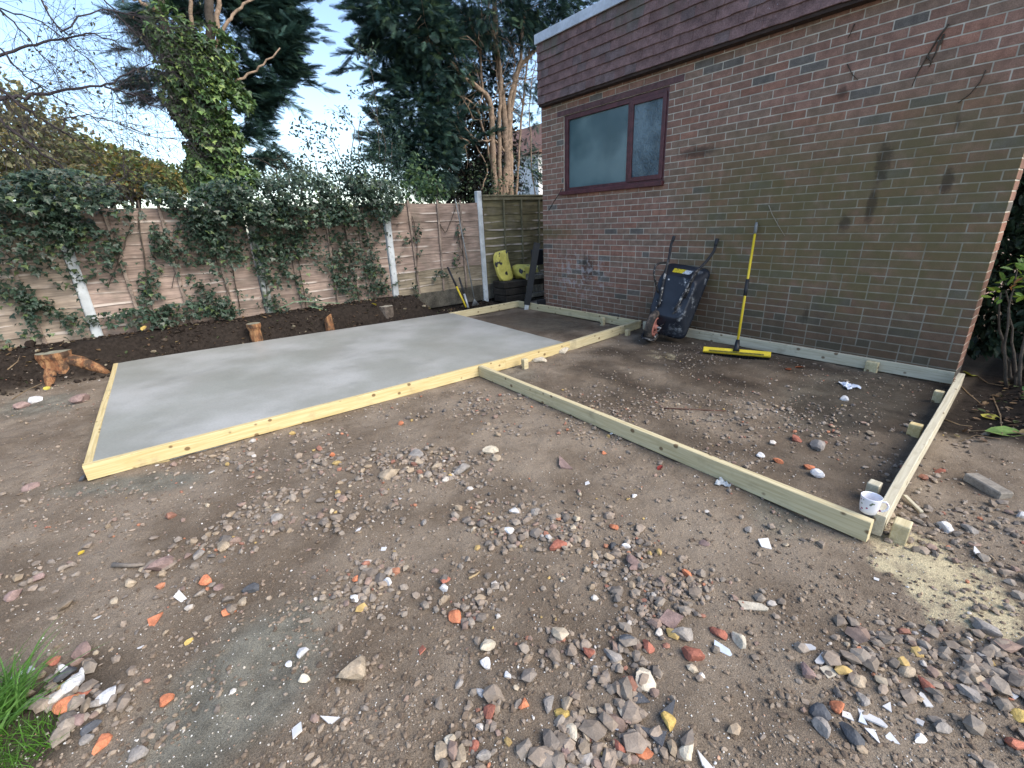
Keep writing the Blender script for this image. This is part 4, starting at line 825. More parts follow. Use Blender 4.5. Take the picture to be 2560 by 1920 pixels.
tag(mk('earth_crumbs', pebble_mesh('earth_crumbs', W2, np.clip(rng.lognormal(-5.1, .5, n), .002, .016), np.array([(.22, .17, .126), (.165, .125, .091), (.27, .217, .165), (.12, .09, .066)])[rng.choice(4, n)]*rng.uniform(.85, 1.15, (n, 1)), (.35, .7), .2), M_PEB), 'dry crumbs of brown earth over the trodden ground', 'earth', kind='stuff')
# clods of dark soil on the bank and in the bed
n = 5200; W3 = np.stack([rng.uniform(-1.42, -.72, n), rng.uniform(-7.1, -.2, n), np.zeros(n)], 1); n4 = 1800; W4 = np.stack([rng.uniform(5.65, 6.9, n4), rng.uniform(-1.3, 1.2, n4), np.zeros(n4)], 1); W3 = np.concatenate([W3, W4]); n += n4
W3 = W3[(rng.uniform(size=n) < .35+fbm(W3[:, 0]*4, W3[:, 1]*4, 3, 300)*2)]; n = len(W3)
M_CLOD = simple('soil clod', None, .95, .4, 30, 120, .7, .1, src='attr', dist=.01)
tag(mk('soil_clods', pebble_mesh('soil_clods', W3, rng.lognormal(-4.35, .5, n), np.array([(.028, .021, .017), (.04, .031, .024), (.065, .05, .038), (.20, .17, .12)])[rng.choice(4, n, p=[.55, .3, .12, .03])]*rng.uniform(.7, 1.2, (n, 1)), (.5, .9)), M_CLOD), 'crumbly dark soil clods on the dug bank and side bed', 'soil', kind='stuff')

# ------------------------------------------------------------------ small litter
def on_ground(u, v):
    p = at(u, v, 2, GZ)
    for _ in range(3): p = at(u, v, 2, float(gh(p[0], p[1])))
    return p
def crumple(name, lab, cat, c, size, n, amp, col, rough=.6):
    mb = MB(); g = np.linspace(-1, 1, n); Xc, Yc = np.meshgrid(g, g, indexing='ij'); a = np.arctan2(Yc, Xc); lim = 1+.35*np.sin(a*3+1)+.2*np.sin(a*5)
    Zc = np.abs(fbm(Xc*2.4+5, Yc*2.4, 3, int(c[0]*100)))*amp; V = np.stack([Xc*size[0]*.8*lim, Yc*size[1]*.8*lim, Zc+.006], -1).reshape(-1, 3); i_ = np.arange(n*n).reshape(n, n)
    mb.add(V, [tuple(q) for q in np.stack([i_[:-1, :-1], i_[1:, :-1], i_[1:, 1:], i_[:-1, 1:]], -1).reshape(-1, 4)]); o = mb.build(name, simple(name+' sheet', col, rough, .06, 20, 40, .1), smooth=False); o.location = c; o.rotation_euler = (0, 0, random.uniform(0, 3)); m_ = o.modifiers.new('t', 'SOLIDIFY'); m_.thickness = .0015
    return tag(o, lab, cat)
crumple('paper_scrap', 'crumpled white paper scrap on the soil of the right-hand bay', 'paper', on_ground(2120, 968), (.085, .055), 9, .14, (.62, .66, .74))
crumple('plastic_scrap', 'small clear plastic scrap beside the long cross board', 'plastic', on_ground(1806, 1212), (.03, .04), 7, .10, (.42, .44, .45), .3)
crumple('plastic_scrap', 'torn pale plastic wisp under the far part of the cross board', 'plastic', on_ground(1535, 1085), (.03, .025), 7, .06, (.42, .44, .46), .3)
crumple('mortar_scrap', 'pale flake of mortar beside the peg past the cross board', 'mortar', on_ground(1345, 903), (.08, .05), 7, .05, (.45, .45, .40), .9)
p_ = on_ground(2465, 1222); mb = MB(); mb.box((-.04, -.10, 0), (.04, .10, .05), cham=.006); o = mb.build('concrete_offcut', simple('grey offcut', (.24, .215, .18), .9, .3)); o.location = (p_[0], p_[1], p_[2]-.008); o.rotation_euler = (.03, .04, .95); tag(o, 'oblong grey concrete offcut on the gravel outside the corner', 'offcut')
p_ = on_ground(2280, 1265); mb = MB(); mb.box((-.01, -.07, 0), (.01, .07, .012), cham=.002); o = mb.build('wood_splinter', M_WG); o.location = (p_[0], p_[1], p_[2]+.01); o.rotation_euler = (.05, 0, .75); tag(o, 'pale wood splinter beside the corner under the mug', 'splinter')
M_STICK = simple('brown stick', (.10, .05, .038), .9, .3)
def stick(lab, pts_, r=.006, mat=None, cat='stick'):
    P_ = [on_ground(*q)+[0, 0, r*1.2] for q in pts_]; mb = MB(); mb.tube(P_, np.linspace(r, r*.6, len(P_)), 6); o = mb.build('stick', mat or M_STICK, None, True, off=np.mean(P_, 0)); return tag(o, lab, cat, 'sticks on the ground')
stick('thin dark red strip lying across the soil of the right-hand bay', ((1660, 1023), (1700, 1024), (1760, 1027), (1815, 1029)), .006)
stick('short pale stick lying among the gravel below the slab', ((1172, 1449), (1190, 1440), (1200, 1432)), .006, simple('pale stick', (.34, .25, .14), .9))
stick('grey weathered lath lying in the left gravel', ((285, 1418), (330, 1420), (365, 1417)), .012, simple('grey lath', (.20, .17, .14), .9))
M_TWIG = simple('pale twig', (.24, .17, .10), .9, .3)
tw = [((2400, 965), (2420, 985), (2450, 1010)), ((2480, 990), (2500, 1040), (2505, 1090)), ((2360, 1050), (2400, 1065), (2430, 1068)), ((2420, 1080), (2470, 1078), (2520, 1083)), ((2440, 940), (2470, 960), (2520, 968)), ((30, 1000), (70, 975), (105, 960)), ((20, 925), (45, 905), (50, 890)), ((2400, 1105), (2440, 1090), (2500, 1100))]
for q in tw: stick('thin pale twig lying on the dark soil', q, .005, M_TWIG)
# fallen leaves
LEAFM = leafmat('fallen leaf', .6, .2)
def leaf_tpl():
    t = np.array([(0, 0, 0), (.25, .28, .05), (.55, .34, .10), (.85, .18, .08), (1, 0, 0), (.85, -.18, .08), (.55, -.34, .10), (.25, -.28, .05), (.5, 0, -.02)]); return t-[.5, 0, 0], np.array([(8, j, (j+1) % 8) for j in range(8)])
LT, LF = leaf_tpl()
for u, v, s_, col in ((2423, 938, 44, (.42, .42, .06)), (2475, 1046, 40, (.50, .44, .08)), (700, 818, 16, (.55, .42, .04)), (935, 762, 18, (.50, .40, .04)), (745, 822, 14, (.55, .42, .04)), (118, 973, 20, (.55, .48, .10)), (2510, 1085, 70, (.20, .30, .08)), (2240, 1325, 20, (.55, .38, .04)), (360, 822, 20, (.5, .35, .1)), (1925, 878, 22, (.40, .12, .03)), (2000, 920, 24, (.28, .08, .03)), (1970, 925, 20, (.25, .07, .03)), (205, 1385, 18, (.60, .42, .05)), (1650, 1172, 22, (.25, .04, .03))):
    p = on_ground(u, v); 
    if v < 830: p = at(u, v, 0, -1.0)
    dep = (p-CAM)@CF; L_ = s_/F_PX*dep; mb = MB(); mb.add(LT*L_, [tuple(q) for q in LF], col); o = mb.build('fallen_leaf', LEAFM); o.location = p+[0, 0, .008]; o.rotation_euler = (random.gauss(0, .25), random.gauss(0, .25), random.uniform(0, 6))
    hue = 'yellow' if col[1] > .33 else 'green' if col[1] > .25 else 'rust-brown'
    tag(o, {'yellow': 'yellow fallen leaf lying on the dark earth', 'green': 'long green fallen leaf on the side bed', 'rust-brown': 'rust-brown fallen leaf on the soil of the bay'}[hue], 'leaf', hue+' fallen leaves')

nl = 620; Wl = np.concatenate([np.stack([rng.uniform(5.6, 6.6, 320), rng.uniform(-1.25, .6, 320)], 1), np.stack([rng.uniform(-1.42, -.80, 300), rng.uniform(-7., -.3, 300)], 1)])
dl = rng.normal(0, 1, (nl, 3)); dl[:, 2] *= .35; dl /= np.linalg.norm(dl, axis=1)[:, None]; yl = np.cross(np.tile([0, 0, 1.], (nl, 1)), dl); yl /= np.linalg.norm(yl, axis=1)[:, None]; Rl = np.stack([dl, yl, np.cross(dl, yl)], 2)
Vl = np.einsum('nij,kj->nki', Rl, LT)*rng.uniform(.025, .06, nl)[:, None, None]; Vl[..., 0] += Wl[:, :1]; Vl[..., 1] += Wl[:, 1:]; Vl[..., 2] += (gh(Wl[:, 0], Wl[:, 1])+.014)[:, None]
tag(mk('leaf_litter', arrays_mesh('leaf_litter', Vl.reshape(-1, 3), (LF[None]+(np.arange(nl)*9)[:, None, None]).reshape(-1, 3), np.repeat(np.array([(.10, .06, .035), (.16, .10, .05), (.06, .08, .03), (.24, .18, .08)])[rng.choice(4, nl, p=[.4, .3, .2, .1])], 9, 0)), LEAFM), 'small brown dead leaves scattered over the dark soil', 'leaf litter', kind='stuff')

# ------------------------------------------------------------------ foliage tools
M_LEAF = leafmat('leaf', .5, .28); M_CONIF = leafmat('conifer spray', .7, .22); M_IVY = leafmat('ivy leaf', .38, .15)
M_BARKT = simple('tan conifer bark', (.26, .19, .135), .95, .35, 12, 50, .7, .2, dist=.02)
M_BARKD = simple('dark bark', (.075, .062, .05), .95, .35, 12, 50, .6, .2, dist=.01)
IVT = np.array([(0, 0, 0), (.02, -.42, .06), (.30, -.62, .0), (.42, -.30, .08), (1.0, 0, -.06), (.42, .30, .08), (.30, .62, .0), (.02, .42, .06), (.34, 0, .0)]); IVF = np.array([(8, j, (j+1) % 8) for j in range(8)])
OVT = np.array([(0, 0, 0), (.35, .26, .06), (.75, .20, .05), (1, 0, -.06), (.75, -.20, .05), (.35, -.26, .06), (.5, 0, -.01)]); OVF = np.array([(6, j, (j+1) % 6) for j in range(6)])
def spray_tpl(n=12):
    V, F_ = [], []
    for i_ in range(n):
        t_ = (i_+.5)/n; L_ = .40*(1-t_)**.7+.10
        for sg in (-1, 1):
            x0 = t_; k = len(V); d = np.array([.75, sg*.8, -.12]); w_ = np.array([.022, -sg*.012, 0])
            V += [np.array([x0, 0, -.16*x0*x0])-w_, np.array([x0, 0, -.16*x0*x0])+w_*1.2, np.array([x0, 0, -.16*x0*x0])+d*L_]; F_.append((k, k+1, k+2))
    k = len(V); V += [np.array([0, -.012, 0]), np.array([0, .012, 0]), np.array([1.05, 0, -.2])]; F_.append((k, k+1, k+2))
    return np.array(V), np.array(F_)
SPT, SPF = spray_tpl()
def frames(d, roll=None):
    """rotation matrices whose x axis is d and whose z axis is near +Z (with roll)"""
    d = d/np.linalg.norm(d, axis=1)[:, None]; n = len(d); up = np.tile([0, 0, 1.], (n, 1))+rng.normal(0, .02, (n, 3)); y = np.cross(up, d); y /= np.linalg.norm(y, axis=1)[:, None]+1e-9; z = np.cross(d, y)
    if roll is not None: c_, s_ = np.cos(roll)[:, None], np.sin(roll)[:, None]; y, z = y*c_+z*s_, -y*s_+z*c_
    return np.stack([d, y, z], 2)
def scatter_mesh(name, T, F_, P, R, s, col, jit=0.):
    n = len(P); V = np.einsum('nij,kj->nki', R, T)*np.asarray(s)[:, None, None]+P[:, None, :]
    Fa = (F_[None]+(np.arange(n)*len(T))[:, None, None]).reshape(-1, 3)
    C_ = np.repeat(col, len(T), 0)
    if jit: C_ = C_*np.repeat(rng.uniform(1-jit, 1+jit, (len(C_)//3, 1)), 3, 0)
    return arrays_mesh(name, V.reshape(-1, 3), Fa, C_)
def ell(u, v, ru, rv, x0, n, dr=None, axis_=0, hollow=.35):
    """n random points in an ellipsoid whose silhouette is a pixel ellipse at plane x=x0; returns points, centre, outward directions"""
    c = at(u, v, axis_, x0); k = ((c-CAM)@CF)/F_PX; R3 = np.array([ru*k, (dr or min(ru, rv)*k), rv*k])
    d = rng.normal(size=(n, 3)); d /= np.linalg.norm(d, axis=1)[:, None]; r = rng.uniform(hollow**3, 1, n)**(1/3); r *= 1+.22*(vnoise(d[:, 0]*3+u*.01, d[:, 1]*3+d[:, 2]*3, 5)-.4)
    f2 = CF*[1, 1, 0]; f2 /= np.linalg.norm(f2); r2 = np.cross(f2, [0, 0, 1.])
    loc = d*r[:, None]*R3; P = c+loc[:, :1]*r2+loc[:, 1:2]*f2+loc[:, 2:]*np.array([0, 0, 1.])
    O = d[:, :1]*r2+d[:, 1:2]*f2+d[:, 2:]*np.array([0, 0, 1.])
    return P, c, O
def clump(P, f, keep, s=0):
    """thin a cloud into clumps and gaps"""
    g = fbm(P[:, 0]*f+P[:, 2]*f*.6, P[:, 1]*f+P[:, 2]*f*.8, 3, s)+.5; return rng.uniform(0, 1, len(P)) < np.clip((g-.5)*3.4+keep, 0, 1)
def greens(n, cols, lo=.7, hi=1.25, p=None): return np.array(cols)[rng.choice(len(cols), n, p=p)]*rng.uniform(lo, hi, (n, 1))
def px_path(q, x0, dx=0.): return [at(u, v, 0, x0+dx*i_) for i_, (u, v) in enumerate(q)]
def smooth_path(P_, m_=4, wob=0.):
    P_ = np.array(P_, float); k = len(P_); t_ = np.linspace(0, k-1, (k-1)*m_+1); S = np.array([np.interp(t_, range(k), P_[:, i_]) for i_ in range(3)]).T
    for _ in range(2): S[1:-1] = (S[:-2]+2*S[1:-1]+S[2:])/4
    if wob: S[1:-1] += rng.normal(0, wob, (len(S)-2, 3))
    return S
def twigs(mb, P_, n, L_, r, lvl=1, droop=0., col=None, tips=None, spread=.9):
    P_ = np.array(P_); 
    for _ in range(n):
        i_ = rng.integers(1, len(P_)); d = P_[i_]-P_[i_-1]; d /= np.linalg.norm(d)+1e-9; d = d+rng.normal(0, spread, 3)*.7; d[2] -= droop; d /= np.linalg.norm(d); l_ = L_*rng.uniform(.5, 1.2)
        q = [P_[i_]]
        for k in range(4): d = d+rng.normal(0, .16, 3); d[2] -= droop*.25; d /= np.linalg.norm(d); q.append(q[-1]+d*l_/4)
        mb.tube(q, np.linspace(r, r*.35, 5), 4, col, cap=False)
        if tips is not None: tips += q[2:]
        if lvl > 0: twigs(mb, q, 3, L_*.55, r*.55, lvl-1, droop, col, tips, spread)

# ------------------------------------------------------------------ ivy over the fence
def ivy(lab, patches, x0=-1.44, top=False, stems=()):
    Ps, = [[]]; 
    for kind, a, n, dep in patches:
        if kind == 'e':
            u, v, ru, rv = a; q = np.sqrt(rng.uniform(0, 1, n)); th = rng.uniform(0, 6.283, n); U = u+ru*q*np.cos(th); Vv = v+rv*q*np.sin(th)
        else:
            (u0, v0), (u1, v1), wd = a; t_ = rng.uniform(0, 1, n)**.9; U = u0+(u1-u0)*t_+rng.normal(0, wd/2.2, n)*(1-.35*t_); Vv = v0+(v1-v0)*t_+rng.normal(0, 12, n)
        D = (CR[None]*((U[:, None]-1280)/F_PX)-CU[None]*((Vv[:, None]-960)/F_PX)+CF[None]); xx = x0+rng.uniform(0, 1, n)**1.6*dep; P = CAM+D*((xx-CAM[0])/D[:, 0])[:, None]; Ps.append(P)
    P = np.concatenate(Ps); P = P[clump(P, 3.2, .55, 400) & (P[:, 2] > .18)]; n = len(P)
    d = np.stack([rng.uniform(.0, .7, n), rng.normal(0, .55, n), rng.uniform(-1.0, -.1, n)], 1); R = frames(d, rng.normal(0, .5, n))
    o = P.min(0); base = np.array([XF, P[:, 1].mean(), .2])
    t = thing('ivy', lab, 'ivy', base, 'ivy over the fence')
    col = greens(n, [(.028, .050, .032), (.042, .072, .046), (.058, .092, .060), (.10, .14, .055), (.095, .11, .085)], p=[.30, .34, .2, .08, .08])
    tag(mk('foliage', scatter_mesh('ivy', IVT, IVF, P-base, R, rng.uniform(.032, .068, n), col), M_IVY, t), kind='stuff')
    for q, r in stems:
        S = smooth_path([at(u, v, 0, XF+.055) for u, v in q], 4, .006); mb = MB(); mb.tube(S-base, np.linspace(r, r*.5, len(S)), 6); mb.build('stem', M_BARKD, t, True)
    return P
ivy('thick ivy swallowing the far end of the fence and its post', [('e', (60, 560, 150, 130), 2400, .35), ('e', (70, 690, 120, 80), 500, .15), ('e', (200, 590, 110, 110), 1500, .25), ('s', ((60, 700), (95, 850), 60), 260, .1), ('s', ((150, 750), (190, 840), 70), 260, .1), ('e', (60, 850, 120, 22), 260, .15), ('e', (130, 480, 170, 60), 1600, .5)], stems=((((330, 560), (300, 640), (270, 720)), .008),))
ivy('loose ivy trailing over the pinkish panel', [('e', (330, 500, 120, 45), 1300, .3), ('e', (460, 590, 90, 75), 800, .15), ('s', ((400, 620), (360, 760), 60), 230, .08), ('e', (500, 700, 45, 60), 160, .08), ('e', (340, 795, 120, 25), 420, .22), ('e', (470, 775, 80, 22), 260, .2), ('s', ((300, 540), (280, 700), 50), 160, .08)], stems=((((345, 500), (352, 600), (370, 700), (385, 800)), .010), (((470, 520), (455, 620), (430, 720)), .007)))
ivy('thick ivy curtain hanging beside the mossy post', [('s', ((500, 500), (600, 770), 95), 2400, .22), ('e', (560, 760, 60, 40), 360, .2), ('s', ((650, 520), (680, 790), 60), 900, .2), ('e', (600, 500, 130, 60), 2600, .4)], stems=((((545, 520), (575, 640), (600, 770)), .012), (((640, 520), (660, 650), (668, 780)), .011), (((520, 540), (540, 660), (575, 740)), .007)))
ivy('dense ivy crown along the fence top with hanging strands', [('e', (760, 500, 180, 70), 3600, .45), ('e', (900, 500, 110, 65), 2200, .4), ('s', ((750, 560), (780, 760), 60), 800, .15), ('s', ((845, 580), (860, 740), 65), 650, .14), ('s', ((930, 560), (950, 740), 60), 800, .15), ('s', ((700, 570), (720, 700), 50), 400, .12), ('e', (800, 762, 130, 26), 420, .22), ('e', (700, 650, 60, 70), 350, .1), ('e', (880, 680, 50, 70), 250, .1)], stems=((((735, 560), (750, 680), (770, 790)), .010), (((860, 560), (880, 660), (905, 780)), .012), (((820, 560), (835, 700), (850, 790)), .008), (((905, 540), (930, 640), (938, 780)), .009)))
ivy('few bare ivy runners left on the bare panel', [('e', (1005, 600, 30, 20), 60, .05), ('e', (1020, 690, 35, 30), 70, .05), ('s', ((1045, 540), (1040, 740), 18), 130, .06), ('e', (1098, 690, 25, 15), 50, .04), ('s', ((1150, 560), (1140, 660), 16), 70, .05), ('e', (990, 640, 20, 20), 40, .05)], stems=((((1030, 540), (1046, 620), (1040, 700), (1044, 770)), .007), (((1100, 560), (1115, 590), (1145, 500)), .010), (((1145, 560), (1150, 620), (1165, 650)), .008)))
# green twine / hose of trimmed bramble lying on the bank
M_BRAM = simple('green bramble stem', (.14, .22, .13), .6, .2)
for lab, q in (('long trimmed green bramble stem lying along the bank top', ((755, 792), (820, 775), (880, 778), (935, 768))), ('arched green bramble stem springing from the bank', ((700, 770), (740, 752), (790, 755), (850, 758))), ('short green bramble stem over the narrow stump', ((770, 765), (800, 772), (850, 780), (905, 778)))):
    P_ = smooth_path([at(u, v, 0, -1.12+.02*i_) for i_, (u, v) in enumerate(q)], 5, .004); mb = MB(); mb.tube(P_, .0065, 6); tag(mb.build('bramble_stem', M_BRAM, None, True, off=P_.mean(0)), lab, 'stem', 'bramble stems on the bank')

def fingers(starts, x0, dirs, L_, step=.035):
    P_, D_ = [], []
    for (u, v, n, ru, rv), dv in zip(starts, dirs):
        for _ in range(n):
            p = at(u+rng.normal(0, ru), v+rng.normal(0, rv), 0, x0+rng.normal(0, .35)); d = CR*dv[0]+np.array([0, 0, 1.])*dv[1]+rng.normal(0, .28, 3); d /= np.linalg.norm(d); l_ = L_*rng.uniform(.5, 1.3); m_ = int(l_/step)
            for i_ in range(m_):
                f = i_/m_; q = p+d*l_*f+np.array([0, 0, -.18*l_*f*f])
                for sg in (-1, 1): P_.append(q+rng.normal(0, .02, 3)); D_.append(d*.8+rng.normal(0, .45, 3)*(1.1-f))
    return np.array(P_), np.array(D_)
# ------------------------------------------------------------------ the big conifer by the building
X0 = -4.4
t = thing('conifer_tree', 'huge dark conifer with bare multi-stemmed trunk beside the building', 'tree', at(1255, 500, 0, X0)*[1, 1, 0]+[0, 0, .2]); B0 = np.array(t.location)
TR = [(((1258, 560), (1262, 480), (1268, 400), (1262, 300), (1250, 200), (1240, 100), (1235, -20)), .11, .05, 0), (((1243, 540), (1236, 450), (1232, 350), (1226, 245), (1172, 205), (1110, 140), (1060, 95)), .09, .04, .03), (((1276, 540), (1277, 420), (1274, 300), (1290, 180), (1330, 130), (1390, 90)), .085, .04, -.03), (((1250, 500), (1248, 380), (1248, 280), (1256, 180), (1226, 60)), .06, .03, .05),
      (((1268, 480), (1272, 350), (1273, 250), (1300, 150), (1312, 30)), .07, .03, .04), (((1232, 420), (1215, 350), (1190, 262), (1150, 238)), .035, .015, .05), (((1262, 380), (1240, 350), (1180, 356), (1110, 336)), .03, .014, .06), (((1290, 540), (1296, 400), (1304, 290), (1312, 200), (1325, 120)), .035, .02, -.05), (((1240, 300), (1205, 230), (1200, 140), (1205, 60)), .035, .02, -.02), (((1340, 520), (1325, 350), (1322, 250), (1340, 150)), .018, .01, .0), (((1200, 480), (1225, 420), (1150, 300), (1140, 270)), .02, .01, .03), (((1230, 290), (1160, 160), (1150, 110), (1170, 100)), .022, .01, .05)]
for q, r0, r1, dx in TR: S = smooth_path(px_path(q, X0, dx), 5, .012); mb = MB(); mb.tube(S-B0, np.linspace(r0, r1, len(S)), 9); mb.build('trunk', M_BARKT, t, True)
mb = MB()
for q, r0, r1, dx in TR[:9]: twigs(mb, smooth_path(px_path(q, X0, dx), 3)[4:]-B0, 9, .9, .012, 1, .15)
tag(mb.build('dead_twigs', M_BARKT, t), kind='stuff')
PP, OO = [], []
for a in ((1180, -20, 260, 130, 5200, 0), (1370, 10, 110, 80, 2400, 0), (1290, 30, 120, 80, 2000, -.8), (1030, 80, 110, 90, 2000, 0), (1085, 160, 95, 80, 1500, 0), (1050, 290, 75, 130, 1900, 0), (1065, 400, 80, 85, 1500, 0), (1110, 320, 60, 80, 800, 0), (1200, -260, 330, 230, 2600, 0), (985, 60, 70, 60, 800, 0), (1330, 250, 40, 90, 160, -1), (1310, 420, 60, 60, 300, -1), (1170, 130, 150, 90, 1500, -1.4), (1210, 240, 110, 110, 900, -1.6), (1170, 370, 110, 90, 900, -1.6)):
    P, c, O = ell(*a[:4], X0+a[5], int(a[4]*1.7), dr=1.0); PP.append(P); OO.append(O)
P = np.concatenate(PP); O = np.concatenate(OO); k = clump(P, 2.1, .56, 500); P, O = P[k], O[k]; n = len(P); d = O+rng.normal(0, .55, (n, 3)); d[:, 2] = d[:, 2]*.6-.12
FP, FD = fingers(((970, 30, 16, 25, 40), (960, 110, 12, 20, 30), (1010, 200, 12, 20, 30), (1000, 290, 12, 15, 40), (1000, 390, 12, 20, 40), (1130, 200, 8, 40, 20), (1400, 90, 10, 40, 15), (1330, 300, 8, 20, 60), (1130, 300, 8, 30, 40)), X0, ((-1, .15), (-1, -.05), (-1, .0), (-1, .2), (-1, .2), (-.5, -.6), (.5, -.5), (.6, -.2), (.6, -.2)), .75); P = np.vstack([P, FP]); d = np.vstack([d, FD]); n = len(P)
cc = greens(n, [(.016, .044, .042), (.026, .064, .054), (.042, .090, .064), (.085, .14, .07)], p=[.36, .36, .2, .08])
tag(mk('crown', scatter_mesh('crown', SPT, SPF, P-B0, frames(d, rng.normal(0, .6, n)), rng.uniform(.11, .25, n), cc, .45), M_CONIF, t), kind='stuff')

# ------------------------------------------------------------------ ivy-clad tree on the left with conifer sprays
X0 = -3.4
t = thing('ivy_clad_tree', 'tall tree wrapped in ivy with flat conifer sprays', 'tree', at(540, 520, 0, X0)*[1, 1, 0]+[0, 0, .2]); B0 = np.array(t.location)
TR = [(((545, 640), (538, 520), (505, 400), (470, 300), (432, 150), (402, 20), (385, -120)), .09, .04, 0), (((550, 640), (548, 500), (541, 300), (526, 150), (520, 0), (512, -150)), .10, .05, .04), (((555, 600), (556, 400), (561, 250), (546, 80), (540, -100)), .06, .03, -.04), (((520, 300), (492, 180), (480, 60), (470, -80)), .05, .02, .05), (((525, 150), (560, 60), (600, 20), (650, -20)), .03, .015, -.05), (((541, 230), (600, 200), (650, 170), (700, 120)), .025, .01, .05), (((400, 30), (340, 0), (300, -20)), .03, .015, 0)]
for q, r0, r1, dx in TR: S = smooth_path(px_path(q, X0, dx), 5, .012); mb = MB(); mb.tube(S-B0, np.linspace(r0, r1, len(S)), 9); mb.build('trunk', M_BARKT if r0 < .07 else M_BARKD, t, True)
PP, OO = [], []
for a in ((535, 440, 58, 70, 1900), (532, 360, 58, 90, 2900), (508, 270, 72, 80, 3000), (492, 195, 70, 80, 2400), (520, 130, 70, 65, 1500), (445, 190, 55, 80, 800), (430, 90, 50, 80, 350), (585, 250, 35, 50, 500), (560, 320, 45, 60, 800), (600, 440, 45, 35, 500)):
    P, c, O = ell(*a[:4], X0+.1, int(a[4]*1.6), dr=.34, hollow=.55); PP.append(P); OO.append(O)
P = np.concatenate(PP); O = np.concatenate(OO); k = clump(P, 2.6, .62, 600); P, O = P[k], O[k]; n = len(P); d = O*.6+rng.normal(0, .4, (n, 3)); d[:, 2] -= .8
cc = greens(n, [(.045, .088, .034), (.078, .140, .050), (.115, .19, .058), (.21, .29, .08), (.03, .055, .03)], p=[.26, .32, .24, .1, .08])
tag(mk('ivy_foliage', scatter_mesh('ivy_foliage', IVT, IVF, P-B0, frames(d, rng.normal(0, .6, n)), rng.uniform(.055, .115, n), cc), M_IVY, t), kind='stuff')
PP, DD = [], []
for (u, v, ru, rv, n, su) in ((660, 10, 60, 28, 200, 1), (690, 110, 55, 40, 260, 1), (660, 140, 80, 45, 330, 1), (650, 195, 75, 40, 300, 1), (625, 250, 55, 35, 180, 1), (600, 60, 60, 70, 260, 1), (610, 340, 50, 16, 70, 1), (660, 392, 45, 12, 60, 1), (560, 0, 90, 60, 260, 1), (450, -20, 100, 60, 320, -1), (385, 60, 45, 60, 160, -1), (380, 220, 30, 40, 70, -1), (500, -150, 200, 100, 500, 1), (620, 300, 45, 40, 100, 1)):
    P, c, O = ell(u, v, ru, rv, X0-.8, n*5, dr=.45); PP.append(P); DD.append(np.tile(CR*su, (n*5, 1))*.8+rng.normal(0, .5, (n*5, 3))+O*.4)
P = np.concatenate(PP); d = np.concatenate(DD); d[:, 2] = d[:, 2]*.5-.1; k = clump(P, 2.4, .52, 650); P, d = P[k], d[k]
FP, FD = fingers(((680, 20, 12, 25, 15), (700, 100, 14, 15, 20), (700, 170, 12, 20, 20), (660, 240, 10, 20, 20), (610, 340, 8, 20, 10), (650, 395, 5, 15, 6), (380, 60, 8, 15, 40), (390, 200, 5, 15, 30)), X0-.8, ((1, .1), (1, .35), (1, .1), (1, -.1), (1, .1), (1, .15), (-1, .2), (-1, 0)), .55); P = np.vstack([P, FP]); d = np.vstack([d, FD]); n = len(P)
cc = greens(n, [(.020, .050, .044), (.032, .076, .062), (.050, .105, .082), (.075, .14, .09)], p=[.3, .35, .25, .1])
tag(mk('conifer_sprays', scatter_mesh('conifer_sprays', SPT, SPF, P-B0, frames(d, rng.normal(0, .45, n)), rng.uniform(.11, .25, n), cc, .45), M_CONIF, t), kind='stuff')

# ------------------------------------------------------------------ nearly bare tree whose branches come in from the left
M_BARKP = simple('purplish twig bark', (.045, .038, .042), .9, .3)
X0 = -2.3
base = np.array([X0-.4, -9.6, .2]); t = thing('bare_tree', 'almost leafless tree with fine twigs reaching over the fence', 'tree', base)
BR = [(((-260, 420), (-120, 300), (0, 241), (60, 246), (130, 229), (260, 216), (300, 195), (375, 160)), .045, .012), (((260, 216), (330, 235), (395, 268), (440, 300)), .02, .006), (((-200, 300), (-80, 180), (0, 137), (70, 115), (150, 97), (220, 83), (290, 105), (350, 140)), .035, .008), (((60, -60), (100, 0), (150, 80), (190, 90)), .02, .008), (((-120, 130), (0, 221), (60, 266), (100, 295), (150, 325), (220, 365), (270, 410)), .035, .008), (((-150, 180), (0, 300), (60, 350), (120, 392), (180, 440), (235, 468)), .035, .014), (((235, 468), (280, 456), (312, 440)), .015, .006), (((-60, 320), (0, 362), (50, 387), (95, 440)), .02, .008), (((0, 120), (50, 180), (100, 215), (150, 250), (250, 300), (330, 390)), .018, .005), (((150, 325), (165, 290), (220, 290), (290, 305), (340, 335), (420, 345)), .016, .005), (((-60, -20), (40, 60), (80, 110), (160, 190)), .02, .006), (((150, 80), (250, 20), (330, 30), (400, 70)), .016, .005), (((190, -60), (260, 0), (330, 80), (380, 120)), .02, .006), (((0, 20), (100, 50), (220, 140), (300, 250), (370, 330)), .015, .004)]
tr = MB(); S = smooth_path([base, base+[.1, .1, 1.6], at(-260, 420, 0, X0), at(-230, 200, 0, X0), at(-180, -100, 0, X0)], 5, .02); tr.tube(S-base, np.linspace(.16, .06, len(S)), 10); tr.build('trunk', M_BARKD, t, True)
tw_ = MB(); tips = []
for q, r0, r1 in BR:
    S = smooth_path(px_path(q, X0, -.03), 4, .01); mb = MB(); mb.tube(S-base, np.linspace(r0, r1, len(S))*.6, 7); mb.build('branch', M_BARKP, t, True)
    twigs(tw_, S-base, int(6+len(q)*2.6), .8, .0032, 2, .08, None, tips, .75)
tag(tw_.build('twigs', M_BARKP, t), kind='stuff')
tips = np.array(tips); tips = tips[rng.uniform(size=len(tips)) < .075]; n = len(tips); d = rng.normal(0, 1, (n, 3)); d[:, 2] -= .8
